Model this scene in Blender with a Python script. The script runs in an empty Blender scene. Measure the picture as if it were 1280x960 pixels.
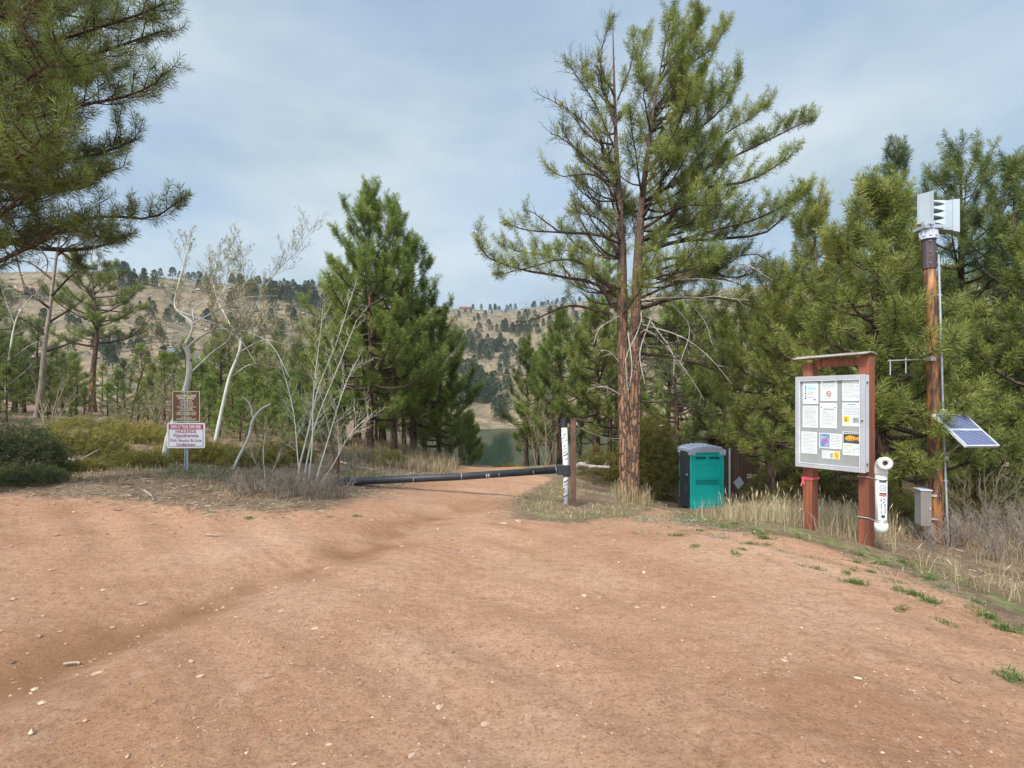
import bpy, math, random
import numpy as np
from mathutils import Vector, Matrix, Euler

# ------------------------------------------------------------------ camera, sky, sun, exposure
S = bpy.context.scene
C = S.collection
F = 670.0           # focal length in pixels of a 1280 wide frame
CH = 1.70           # camera height
HY = 502.0          # horizon row
cam_d = bpy.data.cameras.new("camera")
cam = bpy.data.objects.new("camera", cam_d)
C.objects.link(cam)
cam.location = (0, 0, CH)
cam.rotation_euler = (math.radians(90), 0, 0)
cam_d.sensor_width = 36.0
cam_d.lens = F / 1280.0 * 36.0
cam_d.shift_y = (HY - 480.0) / 1280.0
cam_d.clip_start = 0.05
cam_d.clip_end = 6000
S.camera = cam

SUN_EL, SUN_RZ = 50.0, -28.0
w = bpy.data.worlds.new("World")
S.world = w
w.use_nodes = True
wn, wl = w.node_tree.nodes, w.node_tree.links
wn.clear()
w_out = wn.new("ShaderNodeOutputWorld")
w_bg = wn.new("ShaderNodeBackground")
w_bg.inputs["Strength"].default_value = 0.12
w_sky = wn.new("ShaderNodeTexSky")
w_sky.sky_type = 'NISHITA'
w_sky.sun_disc = False
w_sky.sun_elevation = math.radians(SUN_EL)
w_sky.sun_rotation = math.radians(180 - SUN_RZ)
w_sky.altitude = 2300
w_sky.air_density = 1.0
w_sky.dust_density = 1.5
w_sky.ozone_density = 1.5
w_tc = wn.new("ShaderNodeTexCoord")
w_map = wn.new("ShaderNodeMapping")
w_map.inputs["Scale"].default_value = (1.0, 1.0, 2.2)
w_map.inputs["Location"].default_value = (0.35, 0.1, 0.2)
w_map.inputs["Rotation"].default_value = (0, math.radians(-14), 0)
w_n1 = wn.new("ShaderNodeTexNoise")
w_n1.inputs["Scale"].default_value = 1.5
w_n1.inputs["Detail"].default_value = 5
w_n1.inputs["Roughness"].default_value = 0.45
w_n1.inputs["Distortion"].default_value = 0.35
w_r1 = wn.new("ShaderNodeValToRGB")
w_r1.color_ramp.interpolation = 'EASE'
w_r1.color_ramp.elements[0].position = 0.33
w_r1.color_ramp.elements[0].color = (0.62, 0.62, 0.62, 1)
w_r1.color_ramp.elements[1].position = 0.66
w_r1.color_ramp.elements[1].color = (1.0, 1.0, 1.0, 1)
w_n2 = wn.new("ShaderNodeTexNoise")
w_n2.inputs["Scale"].default_value = 2.3
w_n2.inputs["Detail"].default_value = 4
w_r2 = wn.new("ShaderNodeValToRGB")
w_r2.color_ramp.interpolation = 'EASE'
w_r2.color_ramp.elements[0].position = 0.32
w_r2.color_ramp.elements[0].color = (1.44, 1.94, 2.36, 1)
w_r2.color_ramp.elements[1].position = 0.70
w_r2.color_ramp.elements[1].color = (2.36, 2.73, 2.98, 1)
w_mix = wn.new("ShaderNodeMix")
w_mix.data_type = 'RGBA'
wl.new(w_tc.outputs["Generated"], w_map.inputs["Vector"])
wl.new(w_map.outputs["Vector"], w_n1.inputs["Vector"])
wl.new(w_map.outputs["Vector"], w_n2.inputs["Vector"])
wl.new(w_n1.outputs["Fac"], w_r1.inputs["Fac"])
wl.new(w_n2.outputs["Fac"], w_r2.inputs["Fac"])
wl.new(w_r1.outputs["Color"], w_mix.inputs["Factor"])
wl.new(w_sky.outputs["Color"], w_mix.inputs["A"])
wl.new(w_r2.outputs["Color"], w_mix.inputs["B"])
# thin cloud glows broadly around the hidden sun
w_dot = wn.new("ShaderNodeVectorMath"); w_dot.operation = 'DOT_PRODUCT'
_e, _z = math.radians(SUN_EL), math.radians(SUN_RZ)
w_dot.inputs[1].default_value = (math.sin(_z) * math.cos(_e), -math.cos(_z) * math.cos(_e), math.sin(_e))
w_gl = wn.new("ShaderNodeMapRange"); w_gl.interpolation_type = 'SMOOTHSTEP'
w_gl.inputs["From Min"].default_value = 0.25
w_gl.inputs["From Max"].default_value = 1.0
w_gl.inputs["To Min"].default_value = 1.0
w_gl.inputs["To Max"].default_value = 3.2
w_mul = wn.new("ShaderNodeVectorMath"); w_mul.operation = 'SCALE'
wl.new(w_tc.outputs["Generated"], w_dot.inputs[0])
wl.new(w_dot.outputs["Value"], w_gl.inputs["Value"])
wl.new(w_mix.outputs["Result"], w_mul.inputs[0])
wl.new(w_gl.outputs["Result"], w_mul.inputs["Scale"])
wl.new(w_mul.outputs["Vector"], w_bg.inputs["Color"])
wl.new(w_bg.outputs["Background"], w_out.inputs["Surface"])

sun_d = bpy.data.lights.new("sun", 'SUN')
sun_d.energy = 2.1
sun_d.angle = math.radians(11)
sun_d.color = (1.0, 0.95, 0.87)
sun = bpy.data.objects.new("sun", sun_d)
sun.rotation_euler = (math.radians(90 - SUN_EL), 0, math.radians(SUN_RZ))
sun.location = (-20, -30, 50)
C.objects.link(sun)

S.view_settings.view_transform = 'Standard'
S.view_settings.look = 'None'
S.view_settings.exposure = 1.25
S.view_settings.gamma = 1.0
S.view_settings.use_curve_mapping = False
S.render.engine = 'CYCLES'
S.cycles.max_bounces = 8
S.cycles.diffuse_bounces = 5
S.cycles.transmission_bounces = 5
S.cycles.volume_bounces = 0
S.cycles.caustics_reflective = False
S.cycles.caustics_refractive = False

# ------------------------------------------------------------------ helpers: scene graph
def link(o, parent=None):
    C.objects.link(o)
    if parent is not None:
        o.parent = parent
    return o

def thing(name, label, cat, loc=(0, 0, 0), rz=0.0, group=None):
    o = bpy.data.objects.new(name, None)
    C.objects.link(o)
    o.empty_display_size = 0.2
    o.location = loc
    o.rotation_euler = (0, 0, rz)
    return tag(o, label, cat, group)

def tag(o, label=None, cat=None, group=None, kind=None):
    if label: o["label"] = label
    if cat: o["category"] = cat
    if group: o["group"] = group
    if kind: o["kind"] = kind
    return o

def dup(root, loc, rz=0.0, scale=1.0, label=None, group=None):
    r = root.copy()
    C.objects.link(r)
    r.location = loc
    r.rotation_euler = (0, 0, rz)
    r.scale = scale if isinstance(scale, tuple) else (scale,) * 3
    if label: r["label"] = label
    if group: r["group"] = group
    for ch in root.children:
        c = ch.copy()
        C.objects.link(c)
        c.parent = r
        for g in ch.children:
            d = g.copy()
            C.objects.link(d)
            d.parent = c
    return r

def np_mesh(name, V, tris=None, quads=None, mat=None, parent=None, smooth=False, tint=None, attrs=None):
    V = np.asarray(V, dtype=np.float32).reshape(-1, 3)
    nt = 0 if tris is None else len(tris)
    nq = 0 if quads is None else len(quads)
    me = bpy.data.meshes.new(name)
    me.vertices.add(len(V))
    me.vertices.foreach_set("co", V.ravel())
    loops = []
    if nt: loops.append(np.asarray(tris, dtype=np.int32).ravel())
    if nq: loops.append(np.asarray(quads, dtype=np.int32).ravel())
    lv = np.concatenate(loops) if loops else np.zeros(0, np.int32)
    me.loops.add(len(lv))
    me.loops.foreach_set("vertex_index", lv)
    me.polygons.add(nt + nq)
    st = np.concatenate([np.arange(nt) * 3, nt * 3 + np.arange(nq) * 4]).astype(np.int32)
    me.polygons.foreach_set("loop_start", st)
    me.polygons.foreach_set("use_smooth", np.full(nt + nq, bool(smooth)))
    me.update(calc_edges=True)
    if tint is not None:
        a = me.attributes.new("tint", 'FLOAT', 'POINT')
        a.data.foreach_set("value", np.asarray(tint, dtype=np.float32))
    for k, v in (attrs or {}).items():
        a = me.attributes.new(k, 'FLOAT', 'POINT')
        a.data.foreach_set("value", np.asarray(v, dtype=np.float32))
    me.validate()
    if mat: me.materials.append(mat)
    return link(bpy.data.objects.new(name, me), parent)

class Geo:
    """collects tris and quads, links them as one mesh"""
    def __init__(self):
        self.V, self.T, self.Q, self.n, self.tt = [], [], [], 0, []
    def add(self, V, T=None, Q=None, tint=0.5):
        V = np.asarray(V, float).reshape(-1, 3)
        if T is not None and len(T): self.T.append(np.asarray(T, int).reshape(-1, 3) + self.n)
        if Q is not None and len(Q): self.Q.append(np.asarray(Q, int).reshape(-1, 4) + self.n)
        self.V.append(V)
        self.tt.append(np.broadcast_to(np.asarray(tint, float), (len(V),)))
        self.n += len(V)
        return self
    def box(self, c, s, rot=None, M=None, tint=0.5):
        """box of size s centred at c"""
        h = np.array(s, float) / 2
        V = np.array([[x, y, z] for x in (-1, 1) for y in (-1, 1) for z in (-1, 1)], float) * h
        if rot is not None:
            R = np.array(Euler(rot).to_matrix())
            V = V @ R.T
        V = V + np.array(c, float)
        Q = [[0, 1, 3, 2], [4, 6, 7, 5], [0, 4, 5, 1], [2, 3, 7, 6], [0, 2, 6, 4], [1, 5, 7, 3]]
        return self.add(V, None, Q, tint)
    def tube(self, path, rad, sides=6, cap=True, tint=0.5):
        path = np.asarray(path, float)
        n = len(path)
        rad = np.broadcast_to(np.asarray(rad, float), (n,))
        t = np.gradient(path, axis=0)
        t /= np.linalg.norm(t, axis=1, keepdims=True) + 1e-9
        m = np.abs(t).mean(axis=0)
        ref = np.eye(3)[int(np.argmin(m))]
        u = np.cross(t, ref); u /= np.linalg.norm(u, axis=1, keepdims=True) + 1e-9
        v = np.cross(t, u)
        a = np.arange(sides) * 2 * math.pi / sides
        V = path[:, None] + rad[:, None, None] * (np.cos(a)[None, :, None] * u[:, None] + np.sin(a)[None, :, None] * v[:, None])
        i = np.arange(n - 1)[:, None] * sides
        j = np.arange(sides)[None]
        k = (j + 1) % sides
        Q = np.stack([i + j, i + k, i + sides + k, i + sides + j], -1).reshape(-1, 4)
        V = V.reshape(-1, 3)
        if cap:
            T = []
            V = np.vstack([V, path[:1], path[-1:]])
            c0, c1 = n * sides, n * sides + 1
            b = (n - 1) * sides
            for q in range(sides):
                T.append([c0, (q + 1) % sides, q]); T.append([c1, b + q, b + (q + 1) % sides])
            return self.add(V, T, Q, tint)
        return self.add(V, None, Q, tint)
    def build(self, name, mat, parent=None, smooth=False, tint=False, bevel=0.0):
        V = np.vstack(self.V)
        o = np_mesh(name, V, np.vstack(self.T) if self.T else None, np.vstack(self.Q) if self.Q else None,
                    mat, parent, smooth, np.concatenate(self.tt) if tint else None)
        if bevel:
            m = o.modifiers.new("bevel", 'BEVEL'); m.width = bevel; m.segments = 2; m.limit_method = 'ANGLE'
        return o

# ------------------------------------------------------------------ helpers: noise
def _hash(ix, iy, seed):
    h = (ix.astype(np.int64) * 374761393 + iy.astype(np.int64) * 668265263 + seed * 974634777) & 0xFFFFFFFF
    h = ((h ^ (h >> 13)) * 1274126177) & 0xFFFFFFFF
    h = h ^ (h >> 16)
    return (h & 0xFFFFFF) / float(0xFFFFFF)

def vnoise(x, y, seed=0):
    x = np.asarray(x, float); y = np.asarray(y, float)
    ix, iy = np.floor(x), np.floor(y)
    fx, fy = x - ix, y - iy
    fx = fx * fx * (3 - 2 * fx); fy = fy * fy * (3 - 2 * fy)
    a = _hash(ix, iy, seed); b = _hash(ix + 1, iy, seed); c = _hash(ix, iy + 1, seed); d = _hash(ix + 1, iy + 1, seed)
    return (a * (1 - fx) + b * fx) * (1 - fy) + (c * (1 - fx) + d * fx) * fy

def fbm(x, y, seed=0, oct=4, gain=0.5):
    s, amp, tot = 0, 1, 0
    for i in range(oct):
        s = s + amp * vnoise(x * 2 ** i, y * 2 ** i, seed + i * 17)
        tot += amp; amp *= gain
    return s / tot

def sstep(a, b, x):
    t = np.clip((np.asarray(x, float) - a) / (b - a), 0, 1)
    return t * t * (3 - 2 * t)

# ------------------------------------------------------------------ terrain height
def P(px, py, d):
    """point at depth d on the ray through a pixel of the photograph"""
    return np.array([(px - 640.0) / F * d, d, CH - (py - HY) / F * d])

_ctrl = [(-6, -10, 0), (0, -10, 0), (6, -10, 0), (-3, 0, 0), (3, 0, 0), (0, 3, 0), (-4, 4, 0.02), (3, 4, 0), (0, 6, 0), (-5, 6.5, 0.06), (3, 6.0, 0),
         (-15, 0, .2), (-15, 10, .7), (15, 0, -.4), (15, 10, -1.3), (-25, 25, 1.1), (12, 25, -2.2), (18, 20, -2.1), (25, 40, -2.5),
         (-30, 60, 1.5), (-2, 45, -5.0), (-4, 60, -7.6), (5, 60, -7.8), (20, 60, -5), (-14, 45, -2.0), (10, 45, -4.2), (40, 20, -2.5), (-45, 20, 1.5),
         (40, 60, -3), (-50, 60, 2.0), (-12, -20, .2), (12, -20, -.2), (-30, -30, .5), (30, -30, -.5)]
for px, py, d in [(1088, 683, 6.7), (1003, 655, 7.3), (1172, 678, 8.3), (1280, 730, 6.4), (1280, 690, 8.0), (1210, 662, 11), (1100, 648, 11.5),
                  (860, 640, 18), (905, 640, 19), (920, 640, 21), (880, 652, 9), (980, 655, 9.2), (830, 652, 9.3), (850, 643, 14),
                  (788, 622, 14), (740, 627, 13), (716, 631, 12), (640, 642, 9), (600, 602, 14), (600, 595, 18), (600, 590, 25), (600, 589, 27),
                  (420, 592, 12.5), (540, 580, 20), (565, 580, 26), (458, 571, 19), (512, 567, 22), (590, 584, 27), (370, 608, 10.5),
                  (233, 589, 11), (205, 581, 12.5), (100, 592, 10), (0, 597, 9), (0, 622, 8), (150, 622, 8.5), (300, 626, 8.5), (115, 511, 36),
                  (50, 515, 24), (268, 561, 15), (300, 535, 24), (200, 532, 24), (400, 545, 24), (745, 582, 22), (645, 584, 27), (1000, 612, 16)]:
    p = P(px, py, d)
    _ctrl.append(tuple(p))
_ctrl = np.array(_ctrl)
def _tps(r2):
    return 0.5 * r2 * np.log(r2 + 1e-9)
def _fit():
    X = _ctrl[:, :2] / 20.0
    n = len(X)
    r2 = ((X[:, None] - X[None]) ** 2).sum(-1)
    K = _tps(r2) + np.eye(n) * 0.0015
    Pm = np.hstack([np.ones((n, 1)), X])
    A = np.zeros((n + 3, n + 3)); A[:n, :n] = K; A[:n, n:] = Pm; A[n:, :n] = Pm.T
    b = np.zeros(n + 3); b[:n] = _ctrl[:, 2]
    return X, np.linalg.solve(A, b)
_X, _W = _fit()

GULLY = np.array([(-6.0, 2.2), (-3.3, 3.1), (-2.95, 3.9), (-2.7, 4.6), (-2.35, 5.4), (-1.85, 6.1), (-1.45, 7.4), (-1.1, 9.5)])
def seg_dist(x, y, pts):
    best = np.full(np.shape(x), 1e9)
    for a, b in zip(pts[:-1], pts[1:]):
        ab = b - a
        t = np.clip(((x - a[0]) * ab[0] + (y - a[1]) * ab[1]) / (ab @ ab), 0, 1)
        best = np.minimum(best, np.hypot(x - a[0] - t * ab[0], y - a[1] - t * ab[1]))
    return best

SKY_PX = np.array([-2000, -600, -200, 0, 150, 260, 390, 480, 560, 640, 700, 800, 900, 1100, 1280, 2000, 4000.])
SKY_PY = np.array([360, 345, 338, 342, 342, 353, 362, 376, 386, 388, 380, 368, 360, 352, 345, 350, 370.])
SKY_D = np.array([350, 350, 350, 360, 370, 400, 440, 500, 540, 540, 500, 450, 430, 420, 420, 420, 420.])

def far_h(x, y):
    az = np.arctan2(x, np.maximum(y, 1e-6))
    az = np.clip(az, -1.38, 1.38)
    px = 640 + F * np.tan(az)
    rng_ = np.hypot(x, y)
    d = np.maximum(rng_ * np.cos(az), 1.0)        # depth along the view axis for forward azimuths
    lake = sstep(430, 560, px) * (1 - sstep(900, 1100, px))
    d0 = 105 + 83 * lake + 12 * (fbm(px / 60.0, px * 0, 5, 3) - 0.5)
    d1 = np.interp(px, SKY_PX, SKY_D)
    zr = CH + (HY - np.interp(px, SKY_PX, SKY_PY)) / F * d1
    z0 = -8.3 * lake + 0.5 * (1 - lake)
    s = (d - d0) / (d1 - d0)
    sc = np.clip(s, 0, 1)
    spur = (fbm(x / 70.0, y / 70.0, 9, 5, 0.5) - 0.5)
    z = z0 + (zr - z0) * (0.82 * sc + 0.18 * sc * sc * (3 - 2 * sc))
    z = z + spur * 26 * np.sin(np.pi * np.clip(sc, 0, 1)) ** 0.8 + (fbm(x / 14.0, y / 14.0, 31, 3) - .5) * 3.0 * sstep(0, .1, sc) * (1 - sstep(.85, 1, sc))
    z = np.where(s > 1, zr - (d - d1) * 0.10, z)
    basin = -10.5 * lake + (1 - lake) * np.where(px < 560, 1.0, -2.2)
    zb = basin
    sh = sstep(0.0, 12.0, d0 - d)
    z = np.where(d < d0, z0 * (1 - sh) + zb * sh, z)
    return z

def H(x, y, micro=True):
    x = np.asarray(x, float); y = np.asarray(y, float)
    shp = np.broadcast(x, y).shape
    x = np.broadcast_to(x, shp).ravel(); y = np.broadcast_to(y, shp).ravel()
    out = np.empty(len(x))
    for i in range(0, len(x), 40000):
        xs, ys = x[i:i + 40000], y[i:i + 40000]
        xc = np.clip(xs, -60, 60) / 20.0; yc = np.clip(ys, -40, 70) / 20.0
        r2 = (xc[:, None] - _X[None, :, 0]) ** 2 + (yc[:, None] - _X[None, :, 1]) ** 2
        z = _tps(r2) @ _W[:-3] + _W[-3] + _W[-2] * xc + _W[-1] * yc
        rr = np.hypot(xs, ys)
        f = sstep(48, 76, rr) * sstep(-20, 30, ys)
        if (f > 0).any():
            z = z * (1 - f) + far_h(xs, ys) * f
        z = np.where(ys < 0, np.clip(z, -3, 3), z)
        if micro:
            near = 1 - sstep(30, 60, rr)
            g = np.exp(-(seg_dist(xs, ys, GULLY) / 0.42) ** 2)
            g2 = np.exp(-(seg_dist(xs, ys, GULLY + np.array([1.15, -0.35])) / 0.5) ** 2)
            z = z + near * (-0.10 * g * (.5 + 1.0 * fbm(xs * .9, ys * .9, 21, 2)) + 0.035 * g2)
            z = z + near * (0.07 * (fbm(xs / 1.7, ys / 1.7, 3, 3) - .5) + 0.03 * (fbm(xs * 2.3, ys * 2.3, 8, 3) - .5))
            # faint wheel tracks crossing the lot
            q = (xs + ys) * 0.7071
            z = z + near * 0.016 * np.sin(q * 9.0 + 2.5 * fbm(xs / 2, ys / 2, 12, 2)) * sstep(.42, .66, fbm(xs / 1.8, ys / 1.8, 13, 2)) * (1 - sstep(8, 10, ys))
        out[i:i + 40000] = z
    return out.reshape(shp)

def h1(x, y):
    return float(H(np.array([x]), np.array([y]))[0])

def ground_px(px, py, dmax=60):
    """first point of the ground on the ray through a photograph pixel"""
    d = np.concatenate([np.linspace(1.5, 12, 300), np.linspace(12.05, dmax, 500)])
    x = (px - 640.0) / F * d
    z = CH - (py - HY) / F * d
    hh = H(x, d, False)
    i = np.argmax(hh >= z) if (hh >= z).any() else len(d) - 1
    return np.array([x[i], d[i], hh[i]])

def base(px, d, sink=0.0):
    x = (px - 640.0) / F * d
    return np.array([x, d, h1(x, d) - sink])

def zat(py, d):
    return CH - (py - HY) / F * d
# ------------------------------------------------------------------ materials
def newmat(name):
    m = bpy.data.materials.new(name)
    m.use_nodes = True
    nt = m.node_tree
    b = nt.nodes["Principled BSDF"]
    return m, nt, nt.nodes, nt.links, b

def noise(nt, vec, scale, detail=4, rough=0.5, dist=0.0):
    n = nt.nodes.new("ShaderNodeTexNoise")
    n.inputs["Scale"].default_value = scale
    n.inputs["Detail"].default_value = detail
    n.inputs["Roughness"].default_value = rough
    n.inputs["Distortion"].default_value = dist
    if vec is not None: nt.links.new(vec, n.inputs["Vector"])
    return n.outputs["Fac"]

def ramp(nt, fac, stops):
    r = nt.nodes.new("ShaderNodeValToRGB")
    e = r.color_ramp.elements
    while len(e) < len(stops): e.new(0.5)
    for i, (p, c) in enumerate(stops):
        e[i].position = p
        e[i].color = (*c, 1) if isinstance(c, (tuple, list)) else (c, c, c, 1)
    nt.links.new(fac, r.inputs["Fac"])
    return r.outputs["Color"]

def mix(nt, fac, a, b, mode='MIX'):
    m = nt.nodes.new("ShaderNodeMix")
    m.data_type = 'RGBA'; m.blend_type = mode
    for sock, v in (("Factor", fac), ("A", a), ("B", b)):
        if isinstance(v, bpy.types.NodeSocket): nt.links.new(v, m.inputs[sock])
        elif sock == "Factor": m.inputs[sock].default_value = v
        else: m.inputs[sock].default_value = (*v, 1)
    return m.outputs["Result"]

def mapping(nt, src, scale=(1, 1, 1), rot=(0, 0, 0)):
    m = nt.nodes.new("ShaderNodeMapping")
    m.inputs["Scale"].default_value = scale
    m.inputs["Rotation"].default_value = rot
    nt.links.new(src, m.inputs["Vector"])
    return m.outputs["Vector"]

def coord(nt, kind="Object"):
    return nt.nodes.new("ShaderNodeTexCoord").outputs[kind]

def attr(nt, name):
    a = nt.nodes.new("ShaderNodeAttribute"); a.attribute_name = name
    return a.outputs["Fac"]

def bump(nt, b, height, strength=0.3, dist=0.02, prev=None):
    n = nt.nodes.new("ShaderNodeBump")
    n.inputs["Strength"].default_value = strength
    n.inputs["Distance"].default_value = dist
    nt.links.new(height, n.inputs["Height"])
    if prev is not None: nt.links.new(prev, n.inputs["Normal"])
    nt.links.new(n.outputs["Normal"], b.inputs["Normal"])
    return n.outputs["Normal"]

def math_n(nt, op, a, b_=0.5):
    m = nt.nodes.new("ShaderNodeMath"); m.operation = op
    for i, v in enumerate((a, b_)):
        if isinstance(v, bpy.types.NodeSocket): nt.links.new(v, m.inputs[i])
        else: m.inputs[i].default_value = v
    return m.outputs[0]

def worn(name, col, rough=0.6, metal=0.0, var=0.25, scale=6.0, bstr=0.1, dirt=None):
    """painted or plain surface with mottled wear"""
    m, nt, N, L, b = newmat(name)
    o = coord(nt)
    n = noise(nt, o, scale, 6, 0.6)
    lo = tuple(c * (1 - var) for c in col); hi = tuple(min(1, c * (1 + var)) for c in col)
    c = ramp(nt, n, [(0.3, lo), (0.7, hi)])
    if dirt:
        n2 = noise(nt, o, scale * 0.45, 7, 0.65)
        c = mix(nt, ramp(nt, n2, [(0.5, 0.0), (0.72, 0.8)]), c, dirt)
    L.new(c, b.inputs["Base Color"])
    b.inputs["Roughness"].default_value = rough
    b.inputs["Metallic"].default_value = metal
    if bstr: bump(nt, b, noise(nt, o, scale * 8, 4), bstr, 0.01)
    return m

def foliage_mat(name, stops, trans=0.4, gloss=0.5):
    m, nt, N, L, b = newmat(name)
    t = attr(nt, "tint")
    oi = N.new("ShaderNodeObjectInfo")
    r = math_n(nt, 'MULTIPLY_ADD', oi.outputs["Random"], 0.22)
    N_ = r.node; N_.inputs[2].default_value = -0.11
    f = math_n(nt, 'ADD', t, r)
    c = ramp(nt, f, stops)
    L.new(c, b.inputs["Base Color"])
    b.inputs["Roughness"].default_value = gloss
    b.inputs["Specular IOR Level"].default_value = 0.35
    tr = N.new("ShaderNodeBsdfTranslucent")
    L.new(c, tr.inputs["Color"])
    ms = N.new("ShaderNodeMixShader"); ms.inputs[0].default_value = trans
    L.new(b.outputs[0], ms.inputs[1]); L.new(tr.outputs[0], ms.inputs[2])
    L.new(ms.outputs[0], N["Material Output"].inputs["Surface"])
    return m

M = {}
M['needle'] = foliage_mat('pine_needles', [(0.0, (0.12, 0.085, 0.03)), (0.10, (0.070, 0.095, 0.022)), (0.40, (0.170, 0.205, 0.040)), (0.70, (0.290, 0.315, 0.070)), (1.0, (0.44, 0.42, 0.13))])
M['needle_blue'] = foliage_mat('pine_needles_deep', [(0.0, (0.09, 0.07, 0.03)), (0.10, (0.058, 0.085, 0.024)), (0.40, (0.130, 0.170, 0.040)), (0.70, (0.225, 0.255, 0.062)), (1.0, (0.34, 0.35, 0.12))])
M['needle_bright'] = foliage_mat('pine_needles_fresh', [(0.0, (0.10, 0.075, 0.03)), (0.10, (0.068, 0.108, 0.022)), (0.40, (0.155, 0.220, 0.040)), (0.70, (0.260, 0.315, 0.066)), (1.0, (0.40, 0.42, 0.12))])
M['juniper'] = foliage_mat('juniper_sprays', [(0.0, (0.14, 0.10, 0.04)), (0.12, (0.085, 0.092, 0.022)), (0.45, (0.200, 0.178, 0.038)), (0.75, (0.31, 0.255, 0.052)), (1.0, (0.40, 0.31, 0.075))])
M['juniper_dark'] = foliage_mat('juniper_sprays_dark', [(0.0, (0.07, 0.06, 0.025)), (0.2, (0.040, 0.055, 0.020)), (0.5, (0.080, 0.098, 0.032)), (0.8, (0.125, 0.14, 0.045)), (1.0, (0.18, 0.18, 0.06))])
M['drygrass'] = foliage_mat('dry_grass', [(0.0, (0.16, 0.11, 0.055)), (0.4, (0.34, 0.25, 0.13)), (0.75, (0.48, 0.385, 0.225)), (1.0, (0.62, 0.53, 0.36))], 0.25, 0.6)
M['greengrass'] = foliage_mat('green_grass', [(0.0, (0.09, 0.10, 0.03)), (0.4, (0.09, 0.145, 0.035)), (0.75, (0.16, 0.22, 0.06)), (1.0, (0.32, 0.30, 0.12))], 0.3, 0.6)
M['sage'] = foliage_mat('grey_sage', [(0.0, (0.10, 0.10, 0.06)), (0.5, (0.20, 0.21, 0.14)), (1.0, (0.32, 0.32, 0.22))], 0.2, 0.7)
M['bud'] = foliage_mat('aspen_buds', [(0.0, (0.22, 0.22, 0.06)), (0.5, (0.36, 0.38, 0.13)), (1.0, (0.5, 0.48, 0.22))], 0.35, 0.5)
M['litter'] = foliage_mat('plant_litter', [(0.0, (0.10, 0.065, 0.04)), (0.4, (0.25, 0.17, 0.095)), (0.75, (0.33, 0.25, 0.15)), (1.0, (0.42, 0.35, 0.24))], 0.1, 0.8)
M['farneedle'] = foliage_mat('distant_conifer_needles', [(0.0, (0.045, 0.060, 0.028)), (0.5, (0.085, 0.105, 0.048)), (1.0, (0.14, 0.16, 0.075))], 0.2, 0.7)

def bark_mat(name, plate, furrow, sx=9.0, sz=1.6, grey=None, upper=None):
    m, nt, N, L, b = newmat(name)
    o = coord(nt)
    mp = mapping(nt, o, (sx, sx, sz))
    vo = N.new("ShaderNodeTexVoronoi"); vo.feature = 'DISTANCE_TO_EDGE'; vo.inputs["Scale"].default_value = 1.3
    nz = noise(nt, o, 5.0, 4)
    dm = N.new("ShaderNodeVectorMath"); dm.operation = 'ADD'
    sc = N.new("ShaderNodeVectorMath"); sc.operation = 'SCALE'; sc.inputs["Scale"].default_value = 0.8
    n3 = N.new("ShaderNodeTexNoise"); n3.inputs["Scale"].default_value = 6.0
    L.new(o, n3.inputs["Vector"]); L.new(n3.outputs["Color"], sc.inputs[0])
    L.new(mp, dm.inputs[0]); L.new(sc.outputs[0], dm.inputs[1]); L.new(dm.outputs[0], vo.inputs["Vector"])
    e = ramp(nt, vo.outputs["Distance"], [(0.02, 0.0), (0.22, 1.0)])
    c = ramp(nt, noise(nt, mapping(nt, o, (12, 12, 4)), 1.5, 6, 0.65), [(0.25, tuple(p * 0.55 for p in plate)), (0.55, plate), (0.8, tuple(min(1, p * 1.45) for p in plate))])
    c = mix(nt, e, furrow, c)
    if upper:      # thin grey brown bark on the upper stem
        sp = N.new("ShaderNodeSeparateXYZ"); L.new(o, sp.inputs[0])
        zz = math_n(nt, 'ADD', sp.outputs['Z'], math_n(nt, 'MULTIPLY', noise(nt, o, 1.5, 4), 3.0))
        mr = N.new('ShaderNodeMapRange'); mr.inputs['From Min'].default_value = 4.2; mr.inputs['From Max'].default_value = 9.5
        L.new(zz, mr.inputs['Value'])
        c = mix(nt, mr.outputs['Result'], c, upper)
    if grey:
        c = mix(nt, ramp(nt, noise(nt, o, 2.0, 4), [(0.4, 0.0), (0.65, 0.7)]), c, grey)
    L.new(c, b.inputs["Base Color"])
    b.inputs["Roughness"].default_value = 0.9
    b.inputs["Specular IOR Level"].default_value = 0.15
    h = mix(nt, 0.35, e, ramp(nt, noise(nt, mapping(nt, o, (14, 14, 6)), 2.0, 6), [(0.2, 0.0), (0.8, 1.0)]))
    bump(nt, b, h, 0.9, 0.03)
    return m
M['bark'] = bark_mat('ponderosa_bark', (0.31, 0.17, 0.098), (0.065, 0.042, 0.032), upper=(0.125, 0.085, 0.066))
M['bark_dark'] = bark_mat('dark_pine_bark', (0.16, 0.095, 0.062), (0.035, 0.024, 0.02))
M['limb'] = bark_mat('pine_limb_bark', (0.17, 0.115, 0.085), (0.05, 0.037, 0.03), 16, 16)
M['deadwood'] = worn('dead_wood', (0.40, 0.35, 0.29), 0.9, 0, 0.35, 9, 0.2)
M['twig'] = worn('dry_twigs', (0.29, 0.225, 0.165), 0.9, 0, 0.4, 9, 0)

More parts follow.
